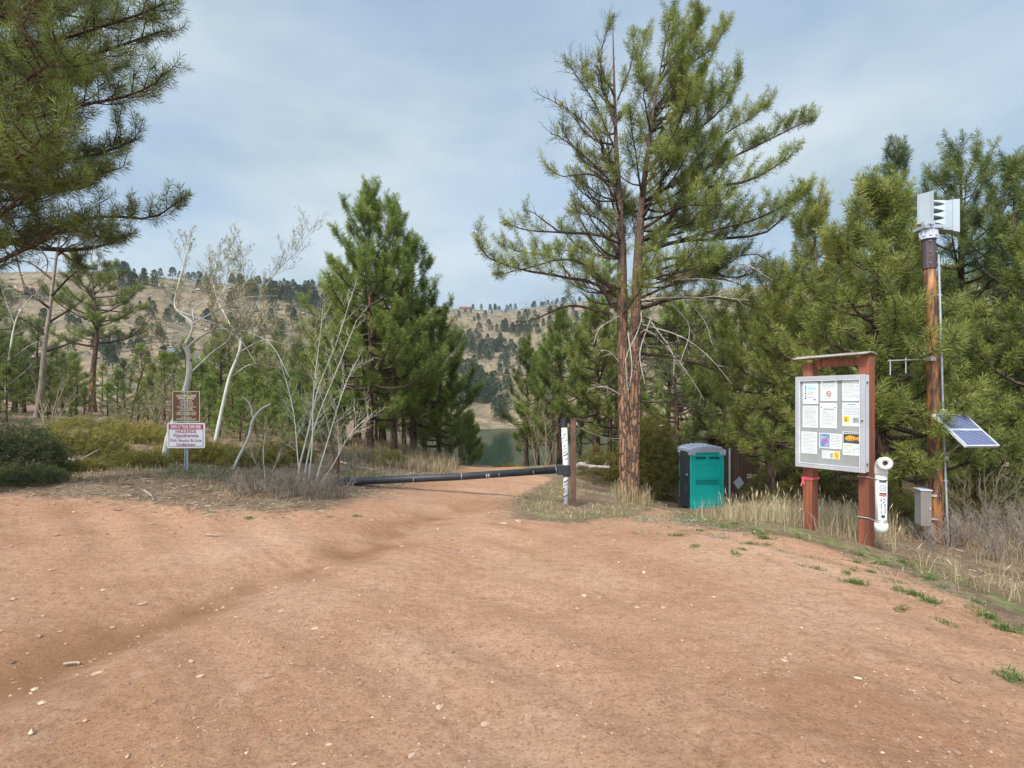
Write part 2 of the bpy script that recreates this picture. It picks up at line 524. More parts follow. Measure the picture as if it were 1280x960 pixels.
def aspen_mat():
    m, nt, N, L, b = newmat('aspen_bark')
    o = coord(nt)
    c = ramp(nt, noise(nt, o, 3.0, 5), [(0.3, (0.46, 0.43, 0.34)), (0.7, (0.68, 0.66, 0.57))])
    sc = noise(nt, mapping(nt, o, (5, 5, 26)), 1.0, 3, 0.6)
    c = mix(nt, ramp(nt, sc, [(0.66, 0.0), (0.72, 0.8)]), c, (0.07, 0.06, 0.05))
    kn = noise(nt, mapping(nt, o, (3, 3, 4)), 1.4, 3, 0.5)
    c = mix(nt, ramp(nt, kn, [(0.68, 0.0), (0.73, 0.95)]), c, (0.03, 0.026, 0.022))
    L.new(c, b.inputs["Base Color"]); b.inputs["Roughness"].default_value = 0.7
    bump(nt, b, sc, 0.25, 0.01)
    return m
M['aspen'] = aspen_mat()
M['aspen_twig'] = worn('aspen_twig_bark', (0.25, 0.20, 0.12), 0.8, 0, 0.25, 5, 0)
M['pale_twig'] = worn('pale_aspen_twig_bark', (0.50, 0.45, 0.33), 0.8, 0, 0.25, 5, 0)
M['grey_twig'] = worn('grey_brush_bark', (0.25, 0.195, 0.145), 0.85, 0, 0.35, 5, 0)

def ground_mat():
    m, nt, N, L, b = newmat('ground_soil')
    p = N.new("ShaderNodeNewGeometry").outputs["Position"]
    dirt, duff, green, hill, moist = (attr(nt, k) for k in ('dirt', 'duff', 'green', 'hill', 'moist'))
    # bare pink-tan decomposed granite
    c = ramp(nt, noise(nt, p, 0.55, 5, 0.55, 0.4), [(0.30, (0.40, 0.202, 0.110)), (0.52, (0.505, 0.287, 0.174)), (0.72, (0.58, 0.365, 0.240))])
    st = noise(nt, mapping(nt, p, (2.2, 14, 1), (0, 0, math.radians(45))), 1.0, 5, 0.6)
    c = mix(nt, ramp(nt, st, [(0.45, 0.0), (0.75, 0.38)]), c, (0.30, 0.165, 0.095))
    patch = noise(nt, p, 1.3, 5, 0.6, 0.6)
    c = mix(nt, ramp(nt, patch, [(0.58, 0.0), (0.78, 0.55)]), c, (0.33, 0.165, 0.085))
    pale = noise(nt, mapping(nt, p, (1, 1, 1)), 2.7, 5, 0.6)
    c = mix(nt, ramp(nt, pale, [(0.60, 0.0), (0.76, 0.5)]), c, (0.58, 0.40, 0.285))
    fine = noise(nt, p, 42.0, 6, 0.75)
    med = noise(nt, p, 11.0, 6, 0.7)
    c = mix(nt, ramp(nt, med, [(0.34, 0.5), (0.5, 0.0)]), c, (0.27, 0.14, 0.078))
    c = mix(nt, ramp(nt, med, [(0.55, 0.0), (0.72, 0.45)]), c, (0.60, 0.42, 0.30))
    c = mix(nt, ramp(nt, fine, [(0.34, 0.8), (0.5, 0.0)]), c, (0.20, 0.10, 0.056))
    fine2 = noise(nt, p, 95.0, 3, 0.7)
    c = mix(nt, ramp(nt, fine2, [(0.58, 0.0), (0.72, 0.55)]), c, (0.66, 0.48, 0.36))
    # wheel tracks: broken bands of fine parallel ridges sweeping over the lot
    wv = N.new("ShaderNodeTexWave"); wv.wave_type = 'BANDS'; wv.bands_direction = 'DIAGONAL'
    wv.inputs["Scale"].default_value = 3.2; wv.inputs["Distortion"].default_value = 2.2; wv.inputs["Detail"].default_value = 3; wv.inputs["Detail Scale"].default_value = 0.6
    L.new(mapping(nt, p, (1, 1, 0)), wv.inputs["Vector"])
    wm = math_n(nt, 'MULTIPLY', wv.outputs["Fac"], ramp(nt, noise(nt, mapping(nt, p, (.5, 1.2, 1), (0, 0, math.radians(45))), 0.8, 3), [(0.42, 0.0), (0.60, 1.0)]))
    c = mix(nt, math_n(nt, 'MULTIPLY', wm, 0.20), c, (0.34, 0.175, 0.095))
    c = mix(nt, moist, c, (0.255, 0.125, 0.06))
    # duff, needles and bare brown earth under the trees
    d = ramp(nt, noise(nt, p, 2.2, 6, 0.65), [(0.28, (0.13, 0.08, 0.05)), (0.5, (0.235, 0.155, 0.10)), (0.72, (0.35, 0.26, 0.165))])
    d = mix(nt, ramp(nt, noise(nt, p, 26.0, 5, 0.7), [(0.35, 0.6), (0.55, 0.0)]), d, (0.09, 0.06, 0.04))
    d = mix(nt, ramp(nt, noise(nt, p, 38.0, 4, 0.7), [(0.58, 0.0), (0.70, 0.6)]), d, (0.50, 0.42, 0.28))
    g = ramp(nt, noise(nt, p, 9.0, 5, 0.7), [(0.3, (0.10, 0.11, 0.04)), (0.55, (0.20, 0.20, 0.08)), (0.75, (0.36, 0.29, 0.16))])
    # far hillside: dry grass, grey brush, pinkish rock
    hm = ramp(nt, noise(nt, p, 0.035, 7, 0.62, 0.5), [(0.30, (0.170, 0.117, 0.070)), (0.50, (0.245, 0.170, 0.104)), (0.70, (0.30, 0.215, 0.134))])
    hm = mix(nt, ramp(nt, noise(nt, p, 0.16, 6, 0.7), [(0.42, 0.0), (0.58, 0.85)]), hm, (0.100, 0.088, 0.052))
    hm = mix(nt, ramp(nt, noise(nt, mapping(nt, p, (1, 1, 2.5)), 0.33, 5, 0.7), [(0.62, 0.0), (0.70, 0.8)]), hm, (0.36, 0.275, 0.22))
    hm = mix(nt, ramp(nt, noise(nt, p, 0.9, 4, 0.7), [(0.50, 0.0), (0.62, 0.7)]), hm, (0.075, 0.072, 0.042))
    brk = noise(nt, p, 6.0, 5, 0.7)
    def soften(mask, k=0.5):
        s = math_n(nt, 'ADD', mask, math_n(nt, 'MULTIPLY', math_n(nt, 'SUBTRACT', brk, 0.5), k * 2))
        return ramp(nt, s, [(0.38, 0.0), (0.62, 1.0)])
    out = mix(nt, soften(dirt, .45), d, c)
    out = mix(nt, soften(green, .9), out, g)
    out = mix(nt, hill, out, hm)
    L.new(out, b.inputs["Base Color"])
    b.inputs["Roughness"].default_value = 0.95
    b.inputs["Specular IOR Level"].default_value = 0.12
    n1 = bump(nt, b, noise(nt, p, 9.0, 7, 0.75), 0.8, 0.07)
    n2 = bump(nt, b, st, 0.35, 0.03, n1)
    n2 = bump(nt, b, wm, 0.22, 0.02, n2)
    n3 = bump(nt, b, noise(nt, p, 55.0, 5, 0.8), 0.9, 0.014, n2)
    bump(nt, b, noise(nt, p, 0.5, 6, 0.7), 0.5, 0.9, n3) if False else None
    return m
M['ground'] = ground_mat()

def water_mat():
    m, nt, N, L, b = newmat('lake_water')
    p = N.new("ShaderNodeNewGeometry").outputs["Position"]
    b.inputs["Base Color"].default_value = (0.016, 0.030, 0.017, 1)
    b.inputs["Roughness"].default_value = 0.6
    b.inputs["Specular IOR Level"].default_value = 0.0
    g = N.new("ShaderNodeBsdfGlossy"); g.inputs["Roughness"].default_value = 0.07
    g.inputs["Color"].default_value = (0.85, 0.9, 0.85, 1)
    ms = N.new("ShaderNodeMixShader"); ms.inputs[0].default_value = 0.34
    bm = bump(nt, b, noise(nt, mapping(nt, p, (1, .35, 1)), 0.8, 3, 0.6), 0.05, 0.05)
    L.new(bm, g.inputs["Normal"])
    L.new(b.outputs[0], ms.inputs[1]); L.new(g.outputs[0], ms.inputs[2])
    L.new(ms.outputs[0], N["Material Output"].inputs["Surface"])
    return m
M['water'] = water_mat()

def wood_mat(name, base_c, dark, streak=(3, 3, 0.4), rough=0.6, k=0.75):
    m, nt, N, L, b = newmat(name)
    o = coord(nt)
    g = noise(nt, mapping(nt, o, (streak[0] * 9, streak[1] * 9, streak[2] * 3)), 1.0, 6, 0.65)
    c = ramp(nt, g, [(0.3, dark), (0.6, base_c), (0.8, tuple(min(1, q * 1.35) for q in base_c))])
    blotch = noise(nt, mapping(nt, o, streak), 1.2, 5, 0.6)
    c = mix(nt, ramp(nt, blotch, [(0.44, 0.0), (0.60, k)]), c, dark)
    L.new(c, b.inputs["Base Color"]); b.inputs["Roughness"].default_value = rough
    bump(nt, b, g, 0.3, 0.01)
    return m
M['redwood'] = wood_mat('red_stained_timber', (0.30, 0.085, 0.035), (0.13, 0.038, 0.02))
M['polewood'] = wood_mat('treated_pole_timber', (0.46, 0.185, 0.045), (0.06, 0.026, 0.016), (11, 11, 2.2), 0.55, 1.0)
M['brownpost'] = wood_mat('brown_post_timber', (0.15, 0.07, 0.042), (0.06, 0.03, 0.02))
M['shedwood'] = wood_mat('weathered_brown_boards', (0.16, 0.075, 0.045), (0.06, 0.032, 0.022), (6, 6, 0.3), 0.8)
M['shingle'] = worn('grey_shingle', (0.33, 0.28, 0.25), 0.85, 0, 0.35, 12, 0.3, (0.16, 0.10, 0.075))
M['alu'] = worn('brushed_aluminium', (0.45, 0.45, 0.46), 0.42, 0.35, 0.12, 5, 0.03)
M['alu_bright'] = worn('bright_aluminium_edge', (0.64, 0.65, 0.68), 0.35, 0.25, 0.1, 5, 0.02)
M['galv'] = worn('galvanised_steel', (0.45, 0.47, 0.49), 0.45, 0.5, 0.2, 14, 0.05)
M['panelgrey'] = worn('grey_backing_panel', (0.31, 0.305, 0.295), 0.8, 0, 0.1, 4, 0.05)
M['paper'] = worn('white_paper', (0.78, 0.78, 0.76), 0.7, 0, 0.04, 3, 0)
M['ink'] = worn('grey_ink', (0.36, 0.36, 0.37), 0.8, 0, 0.1, 3, 0)
M['ink_dark'] = worn('black_ink', (0.05, 0.05, 0.055), 0.7, 0, 0.1, 3, 0)
M['ink_red'] = worn('red_ink', (0.52, 0.04, 0.05), 0.6, 0, 0.1, 3, 0)
M['ink_blue'] = worn('blue_ink', (0.12, 0.30, 0.55), 0.6, 0, 0.1, 3, 0)
M['ink_cyan'] = worn('pale_cyan_ink', (0.35, 0.62, 0.72), 0.6, 0, 0.1, 3, 0)
M['ink_purple'] = worn('purple_ink', (0.42, 0.14, 0.50), 0.6, 0, 0.1, 3, 0)
M['ink_yellow'] = worn('yellow_ink', (0.75, 0.56, 0.05), 0.6, 0, 0.1, 3, 0)
M['ink_orange'] = worn('orange_ink', (0.72, 0.33, 0.03), 0.6, 0, 0.15, 30, 0)
M['ink_pink'] = worn('pink_ink', (0.75, 0.35, 0.38), 0.6, 0, 0.1, 3, 0)
M['pvc'] = worn('white_pvc', (0.64, 0.61, 0.54), 0.4, 0, 0.06, 5, 0.03, (0.5, 0.44, 0.36))
M['dark_hole'] = worn('dark_tube_inside', (0.05, 0.05, 0.05), 0.8, 0, 0.1, 5, 0)
M['teal'] = worn('teal_plastic', (0.010, 0.58, 0.50), 0.45, 0, 0.07, 2.5, 0.04)
M['teal_dark'] = worn('dark_teal_vent', (0.004, 0.13, 0.12), 0.6, 0, 0.1, 3, 0)
M['charcoal'] = worn('charcoal_plastic', (0.045, 0.05, 0.053), 0.55, 0, 0.2, 4, 0.05, (0.12, 0.10, 0.08))
M['roofgrey'] = worn('pale_grey_plastic', (0.50, 0.52, 0.58), 0.5, 0, 0.08, 4, 0.04)
M['blackpipe'] = worn('scuffed_black_pipe', (0.028, 0.03, 0.033), 0.5, 0.1, 0.3, 5, 0.1)
M['rust'] = worn('rusty_brown_steel', (0.125, 0.062, 0.042), 0.75, 0.2, 0.4, 9, 0.2)
M['whiteflake'] = worn('flaking_white_paint', (0.72, 0.71, 0.68), 0.7, 0, 0.1, 8, 0.2)
M['signbrown'] = worn('brown_sign_face', (0.155, 0.052, 0.022), 0.5, 0, 0.08, 4, 0)
M['signwhite'] = worn('white_sign_face', (0.80, 0.80, 0.79), 0.45, 0, 0.04, 3, 0)
M['signcream'] = worn('cream_sign_paint', (0.80, 0.70, 0.42), 0.5, 0, 0.05, 3, 0)
M['signred'] = worn('red_sign_paint', (0.52, 0.022, 0.03), 0.5, 0, 0.06, 3, 0)
M['textred'] = worn('dark_red_sign_text', (0.40, 0.045, 0.06), 0.5, 0, 0.06, 3, 0)
M['siren'] = worn('pale_grey_siren_paint', (0.52, 0.58, 0.61), 0.5, 0.1, 0.06, 3, 0.02)
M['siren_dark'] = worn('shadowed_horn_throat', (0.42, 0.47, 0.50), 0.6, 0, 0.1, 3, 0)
M['sleeve'] = worn('dark_steel_sleeve', (0.085, 0.058, 0.062), 0.6, 0.2, 0.25, 7, 0.1)
M['boxgrey'] = worn('grey_box_paint', (0.34, 0.33, 0.32), 0.55, 0.1, 0.08, 4, 0.03)
M['boxtan'] = worn('tan_grey_box_paint', (0.20, 0.168, 0.14), 0.6, 0.0, 0.1, 4, 0.03)
M['tape'] = worn('pink_flagging', (0.80, 0.12, 0.14), 0.5, 0, 0.15, 8, 0)
M['stone'] = worn('pale_granite', (0.41, 0.265, 0.175), 0.9, 0, 0.35, 20, 0.4)
M['stone_grey'] = worn('grey_granite', (0.17, 0.145, 0.13), 0.9, 0, 0.35, 5, 0.5)
M['housewall'] = worn('dull_house_wall', (0.16, 0.13, 0.115), 0.8, 0, 0.1, 1, 0)
M['houseroof'] = worn('slate_blue_roof', (0.09, 0.10, 0.115), 0.7, 0, 0.1, 1, 0)
M['houseglass'] = worn('dark_window_glass', (0.03, 0.035, 0.045), 0.15, 0, 0.1, 1, 0)
M['barnred'] = worn('dull_red_boards', (0.22, 0.10, 0.075), 0.8, 0, 0.1, 1, 0)

def pebble_mat():
    m, nt, N, L, b = newmat('pebbles_mixed')
    c = ramp(nt, attr(nt, 'tint'), [(0.0, (0.14, 0.085, 0.06)), (0.4, (0.33, 0.19, 0.115)), (0.85, (0.42, 0.26, 0.165)), (1.0, (0.50, 0.36, 0.25))])
    L.new(c, b.inputs["Base Color"]); b.inputs["Roughness"].default_value = 0.9
    return m
M['pebble'] = pebble_mat()
M['hillrock'] = foliage_mat('hillside_granite', [(0.0, (0.16, 0.125, 0.10)), (0.6, (0.30, 0.235, 0.19)), (1.0, (0.42, 0.34, 0.28))], 0.0, 0.9)

def solar_mat():
    m, nt, N, L, b = newmat('solar_cells')
    uv = coord(nt)
    def lines(axis_scale, fac):
        w_ = N.new("ShaderNodeTexWave"); w_.wave_type = 'BANDS'; w_.bands_direction = axis_scale
        w_.inputs["Scale"].default_value = fac
        L.new(uv, w_.inputs["Vector"])
        return ramp(nt, w_.outputs["Fac"], [(0.93, 0.0), (0.98, 0.35)])
    a = lines('X', 4.0); bb = lines('Y', 4.0)
    g = math_n(nt, 'MAXIMUM', a, bb)
    c = mix(nt, g, (0.085, 0.10, 0.20), (0.40, 0.42, 0.48))
    L.new(c, b.inputs["Base Color"]); b.inputs["Roughness"].default_value = 0.18
    return m
M['solar'] = solar_mat()

def shade_glass():
    m, nt, N, L, b = newmat('case_glass')
    tr = N.new("ShaderNodeBsdfTransparent"); gl = N.new("ShaderNodeBsdfGlossy")
    tr.inputs["Color"].default_value = (0.93, 0.95, 0.94, 1)
    gl.inputs["Roughness"].default_value = 0.08
    ms = N.new("ShaderNodeMixShader"); ms.inputs[0].default_value = 0.05
    L.new(tr.outputs[0], ms.inputs[1]); L.new(gl.outputs[0], ms.inputs[2])
    L.new(ms.outputs[0], N["Material Output"].inputs["Surface"])
    return m
M['glass'] = shade_glass()

# ------------------------------------------------------------------ ground, lake
def poly_sd(x, y, poly):
    """signed distance, positive inside"""
    inside = np.zeros(x.shape, bool)
    n = len(poly)
    for i in range(n):
        x0, y0 = poly[i]; x1, y1 = poly[(i + 1) % n]
        c = ((y0 > y) != (y1 > y)) & (x < (x1 - x0) * (y - y0) / (y1 - y0 + 1e-12) + x0)
        inside ^= c
    d = seg_dist(x, y, np.vstack([poly, poly[:1]]))
    return np.where(inside, d, -d)

_left = [ground_px(px, py)[:2] for px, py in [(-150, 648), (0, 618), (130, 622), (300, 640), (400, 638), (470, 612), (520, 600), (570, 592)]]
_right = [ground_px(px, py)[:2] for px, py in [(655, 591), (690, 598), (640, 625), (625, 650), (740, 655), (820, 636), (845, 640), (838, 658), (915, 668), (1025, 684), (1125, 718), (1225, 757), (1300, 795)]]
DIRT = np.array([(-14, 5.5)] + _left + [np.array([-1.5, 34.]), np.array([0.3, 34.])] + _right + [np.array([6.0, 0.0]), np.array([9., -15.]), np.array([-14., -15.])])

def dirt_sd(x, y):
    sd = poly_sd(x, y, DIRT)
    return sd + 0.5 * (fbm(x * 0.9, y * 0.9, 41, 4) - 0.5)

def build_ground():
    ang = np.concatenate([np.arange(-58, 58.01, 0.17), np.arange(61, 300, 3.0)])
    ang = np.radians(ang)
    r = np.concatenate([[0.02, 0.5, 1.0], np.exp(np.arange(math.log(1.4), math.log(62), 0.0085)), np.exp(np.arange(math.log(62.6), math.log(1700), 0.017))])
    A, R = np.meshgrid(ang, r)
    x = (R * np.sin(A)).ravel(); y = (R * np.cos(A)).ravel()
    z = H(x, y)
    na, nr = len(ang), len(r)
    i = np.arange(nr - 1)[:, None] * na; j = np.arange(na)[None]; k = (j + 1) % na
    Q = np.stack([i + j, i + k, i + na + k, i + na + j], -1).reshape(-1, 4)
    Q = Q[:, ::-1]
    near = np.hypot(x, y) < 70
    sd = np.full(len(x), -9.0)
    sd[near] = dirt_sd(x[near], y[near])
    dirt = 0.5 + np.clip(sd / np.where(x < 0, 1.8, 0.8), -0.5, 0.5)
    g = np.exp(-(seg_dist(x, y, GULLY) / 0.5) ** 2)
    moist = np.clip(g * 0.85 * sstep(.22, .6, fbm(x * 1.6, y * 1.6, 77, 3)), 0, 0.85)
    moist = np.where(near, moist, 0)
    green = np.zeros(len(x))
    edge = np.exp(-((sd + 0.55) / 0.55) ** 2) * np.where(x > 0.3, 1.0, 0.15) * (y > 3)
    green = np.clip(edge * 0.50, 0, 1)
    hill = sstep(80, 130, np.hypot(x, y)) * sstep(0, 40, y + 20)
    return np_mesh('ground', np.stack([x, y, z], 1), None, Q, M['ground'], None, True,
                   attrs=dict(dirt=dirt, duff=1 - dirt, green=green, hill=hill, moist=moist))
gr = build_ground()
tag(gr, 'pinkish tan dirt lot and road running on into the dry grass hills', 'ground', kind='structure')

lk = np_mesh('lake', [(-150, 50, -8), (190, 50, -8), (190, 235, -8), (-150, 235, -8)], None, [[0, 1, 2, 3]], M['water'])
tag(lk, 'still dark green lake below the road', 'lake', kind='structure')
# ------------------------------------------------------------------ trees
def smooth_path(pts, n):
    """Catmull-Rom through control points, n samples evenly spread"""
    p = np.asarray(pts, float)
    if len(p) == 2:
        t = np.linspace(0, 1, n)[:, None]
        return p[0] * (1 - t) + p[1] * t
    q = np.vstack([2 * p[0] - p[1], p, 2 * p[-1] - p[-2]])
    u = np.linspace(0, len(p) - 1 - 1e-6, n)
    i = u.astype(int); f = (u - i)[:, None]
    a, b, c, d = q[i], q[i + 1], q[i + 2], q[i + 3]
    return 0.5 * (2 * b + (c - a) * f + (2 * a - 5 * b + 4 * c - d) * f ** 2 + (3 * b - a - 3 * c + d) * f ** 3)

def unit(v):
    return v / (np.linalg.norm(v) + 1e-9)

UP = np.array([0, 0, 1.0])

class Tree:
    def __init__(self, seed, nn=24, nl=0.14, nw=0.010, tl=0.17, tint=0.5):
        self.r = np.random.default_rng(seed)
        self.trunk, self.branch, self.dead = Geo(), Geo(), Geo()
        self.tp, self.td, self.tt, self.ts = [], [], [], []
        self.nn, self.nl, self.nw, self.tl, self.tint = nn, nl, nw, tl, tint
        self.bud = []
    def tuft(self, p, d, t=0.0, s=1.0):
        self.tp.append(p); self.td.append(unit(d)); self.tt.append(t); self.ts.append(s)
    def limb(self, path, r0, dens=5.0, tw=0.7, start=0.3, sides=5, tuft_p=1.0, up=0.25, step=0.12, geo=None, tint=0.0):
        r = self.r
        n = len(path)
        seg = np.linalg.norm(np.diff(path, axis=0), axis=1)
        cum = np.concatenate([[0], np.cumsum(seg)]); L = cum[-1]
        s = cum / L
        (geo or self.branch).tube(path, r0 * (1 - 0.88 * s) + 0.004, sides, cap=False)
        tang = np.gradient(path, axis=0); tang /= np.linalg.norm(tang, axis=1, keepdims=True) + 1e-9
        k = max(2, int(L * (1 - start) * dens))
        sgn = 1 if r.random() < .5 else -1
        for i in range(k):
            u = start + (1 - start) * (i + r.random()) / k
            q = u * L
            j = min(n - 2, max(0, int(np.searchsorted(cum, q) - 1)))
            f = (q - cum[j]) / (seg[j] + 1e-9)
            p = path[j] * (1 - f) + path[j + 1] * f
            T = tang[j]
            side = unit(np.cross(T, UP + 0.01)) * sgn; sgn = -sgn
            d = unit(T * r.uniform(.35, .95) + side * r.uniform(.35, 1.0) + UP * (up + r.uniform(-.25, .45)))
            l = tw * r.uniform(.5, 1.05) * (1 - .55 * u) * (0.55 + 0.45 * min(1, (u - start) / .2 + .3))
            if l < 0.12: l = 0.12
            a = np.linspace(0, 1, 4)[:, None]
            cu = r.uniform(.15, .5)
            path2 = p + d * l * a + UP * (cu * l) * a ** 2
            self.branch.tube(path2, np.array([.011, .009, .007, .004]) * min(1.4, .5 + l), 3, cap=False)
            if r.random() > tuft_p: continue
            tip = unit(path2[-1] - path2[-2])
            tn = tint + r.normal(0, .10)
            self.tuft(path2[-1], tip + UP * .15, tn, 1.15)
            m = max(1, int(l / step + r.random()))
            for q2 in range(m):
                v = r.uniform(.22, .95)
                b = p + d * l * v + UP * (cu * l) * v ** 2
                off = unit(r.normal(0, 1, 3) * np.array([1, 1, .7]))
                dd = unit(tip * .65 + off * .95 + UP * .40)
                ls = r.uniform(.10, .34) * min(1.0, .45 + l)
                e = b + dd * ls + UP * ls * .15
                self.branch.tube(np.array([b, b + dd * ls * .5, e]), np.array([.007, .006, .004]), 3, cap=False)
                self.tuft(e, dd + UP * .25, tn + r.normal(0, .12), r.uniform(.75, 1.2))
        if tuft_p > 0.3:
            e = tang[-1]
            self.tuft(path[-1], e + UP * .3, tint)
            for q2 in range(3):
                self.tuft(path[-1] - e * .1 * q2, e + UP * .3 + r.normal(0, .5, 3), tint)
    def bare(self, geo, path, r0, n, ln, lev, up=0.25, bud=0.0, sides=5, start=.25, wig=.12, flat=1.0, r1=0.22):
        r = self.r
        m = len(path)
        s = np.linspace(0, 1, m)
        geo.tube(path, r0 * (1 - (1 - r1) * s), sides, cap=False)
        if lev <= 0:
            if bud and r.random() < bud: self.bud.append(path[-1])
            return
        for i in range(n):
            u = start + (1 - start) * (i + r.random()) / n
            j = min(m - 2, int(u * (m - 1)))
            f = u * (m - 1) - j
            p = path[j] * (1 - f) + path[j + 1] * f
            T = unit(path[j + 1] - path[j])
            perp = unit(np.cross(T, r.normal(0, 1, 3)))
            perp[1] *= flat
            d = unit(T * r.uniform(.4, .9) + perp * .85 + UP * (up + r.uniform(-.2, .3)))
            l = ln * r.uniform(.45, 1.1) * (1 - .45 * u)
            k = 5
            a = np.linspace(0, 1, k)[:, None]
            sub = p + d * l * a + UP * up * .5 * l * a ** 2 + np.cumsum(r.normal(0, wig * l / k, (k, 3)), axis=0) * a
            self.bare(geo, sub, max(.0038, r0 * (1 - .6 * u) * .6), max(2, int(n * .55)), l * .55, lev - 1, up, bud, 3, .2, wig, 1.0)
            if bud:
                for q in range(2):
                    if r.random() < bud:
                        self.bud.append(sub[r.integers(2, k)] + r.normal(0, .012, 3))
    def needles(self):
        r = self.r
        Pn = np.array(self.tp); D = np.array(self.td); t = np.array(self.tt); s = np.array(self.ts)
        N, k = len(Pn), self.nn
        ref = r.normal(0, 1, (N, 3))
        U = np.cross(D, ref); U /= np.linalg.norm(U, axis=1, keepdims=True) + 1e-9
        Vv = np.cross(D, U)
        a = (np.arange(k)[None] * 2.39996 + r.uniform(0, 6.28, (N, 1)))
        pos = np.linspace(-1, .15, k)[None] + r.normal(0, .04, (N, k))
        th = np.radians(np.interp(np.linspace(0, 1, k), [0, 1], [88, 30]))[None] + r.normal(0, .20, (N, k))
        rad = np.cos(a)[..., None] * U[:, None] + np.sin(a)[..., None] * Vv[:, None]
        nd = np.cos(th)[..., None] * D[:, None] + np.sin(th)[..., None] * rad
        B = Pn[:, None] + D[:, None] * (pos * self.tl * s[:, None])[..., None]
        ln = self.nl * s[:, None] * r.uniform(.8, 1.15, (N, k))
        tip = B + nd * ln[..., None]
        tip[..., 2] -= (0.10 * ln)
        pr = np.cross(nd, r.normal(0, 1, (N, k, 3))); pr /= np.linalg.norm(pr, axis=-1, keepdims=True) + 1e-9
        w_ = self.nw * r.uniform(.7, 1.2, (N, k))[..., None] * .5
        mid = B + (tip - B) * .45
        V = np.stack([B - pr * w_ * .4, mid + pr * w_, tip, ], 2)
        V2 = np.stack([B - pr * w_ * .4, mid + pr * w_, tip, mid - pr * w_], 2)
        tin = np.clip(self.tint + t[:, None] + r.normal(0, .12, (N, k)) + (np.linspace(-.05, .09, k))[None], 0, 1)
        return V2.reshape(-1, 3), np.arange(N * k * 4).reshape(-1, 4), np.repeat(tin.ravel(), 4)
    def build(self, root, bark='bark', needle='needle', limb='limb', crown=True):
        if self.trunk.V: self.trunk.build('trunk', M[bark], root, True)
        if self.branch.V: self.branch.build('branches', M[limb], root, True)
        if self.dead.V: self.dead.build('dead_twigs', M['deadwood'], root, True)
        if self.tp and crown:
            V, Q, t = self.needles()
            np_mesh('crown', V, None, Q, M[needle], root, False, t)
        if self.bud:
            B = np.array(self.bud); n = len(B)
            r = self.r
            u = r.normal(0, 1, (n, 3)); u /= np.linalg.norm(u, axis=1, keepdims=True)
            v = np.cross(u, r.normal(0, 1, (n, 3))); v /= np.linalg.norm(v, axis=1, keepdims=True)
            sz = r.uniform(.015, .027, (n, 1))
            V = np.stack([B - u * sz, B + v * sz * .6, B + u * sz, B - v * sz * .6], 1)
            np_mesh('crown', V.reshape(-1, 3), None, np.arange(n * 4).reshape(-1, 4), M['bud'], root, False, np.repeat(r.uniform(.2, .9, n), 4))
        return root

def pine(T, Ht, R, cb=0.15, nl=60, r0=0.15, shape=0.75, dens=6.0, tw=0.75, lean=(0, 0), wob=0.12, up0=-0.05, up1=0.9, step=0.15, sag=0.12, prune=None, start=.38, tuft_p=1.0, keep=None):
    """a whole conifer standing at the local origin"""
    r = T.r
    n = 14
    t = np.linspace(0, 1, n)
    path = np.zeros((n, 3)); path[:, 2] = t * Ht
    path[:, 0] = lean[0] * t + wob * np.sin(t * 5 + r.uniform(0, 6)) * t * (1 - t) * 2
    path[:, 1] = lean[1] * t + wob * np.sin(t * 4 + r.uniform(0, 6)) * t * (1 - t) * 2
    rad = r0 * (1 - .93 * t ** .9); rad[0] *= 1.25
    pp = smooth_path(path, 24); rr = np.interp(np.linspace(0, 1, 24), t, rad)
    pp[0, 2] -= .35
    T.trunk.tube(pp, rr, 10, cap=False)
    az = r.uniform(0, 6.28)
    nl = int(nl * .78)
    for i in range(nl):
        f = (i + r.random() * .8) / nl
        z = cb + (1 - cb) * (f ** 0.9) * .985
        az += 2.39996 + r.normal(0, .35)
        q = (z - cb) / (1 - cb)
        Lb = R * (1.02 - q) ** shape * r.uniform(.48, 1.22) * (0.72 + 0.28 * min(1, q / .18))
        Lb = max(Lb, .22)
        if keep is not None and not keep(z, az, r): continue
        if prune: Lb *= prune(z, az)
        if Lb < .15: continue
        el = up0 + (up1 - up0) * q ** 1.1 + r.normal(0, .12)
        j = z * 23; j0 = min(22, int(j)); b = pp[j0] + (pp[j0 + 1] - pp[j0]) * (j - j0)
        d = np.array([math.cos(az) * math.cos(el), math.sin(az) * math.cos(el), math.sin(el)])
        a = np.linspace(0, 1, 7)[:, None]
        lp = b + d * Lb * a + UP * (Lb * (-sag * np.sin(a * math.pi) + (.16 + .1 * r.random()) * a ** 3))
        lp = lp + np.cumsum(r.normal(0, .018 * Lb, (7, 3)), axis=0) * a
        T.limb(lp, max(.010, r0 * .34 * (1 - q) ** .8 + .008) * min(1, .35 + Lb / R), dens, tw * (0.5 + .5 * min(1, Lb / max(R, .1) + .1)), start if Lb > .5 else .05, 5, tuft_p, .30, step, tint=r.normal(0, .10))
    # leader
    top = pp[-1]
    for q in range(7):
        T.tuft(top - UP * .1 * q + r.normal(0, .04, 3), UP + r.normal(0, .35, 3), .05)
    return T

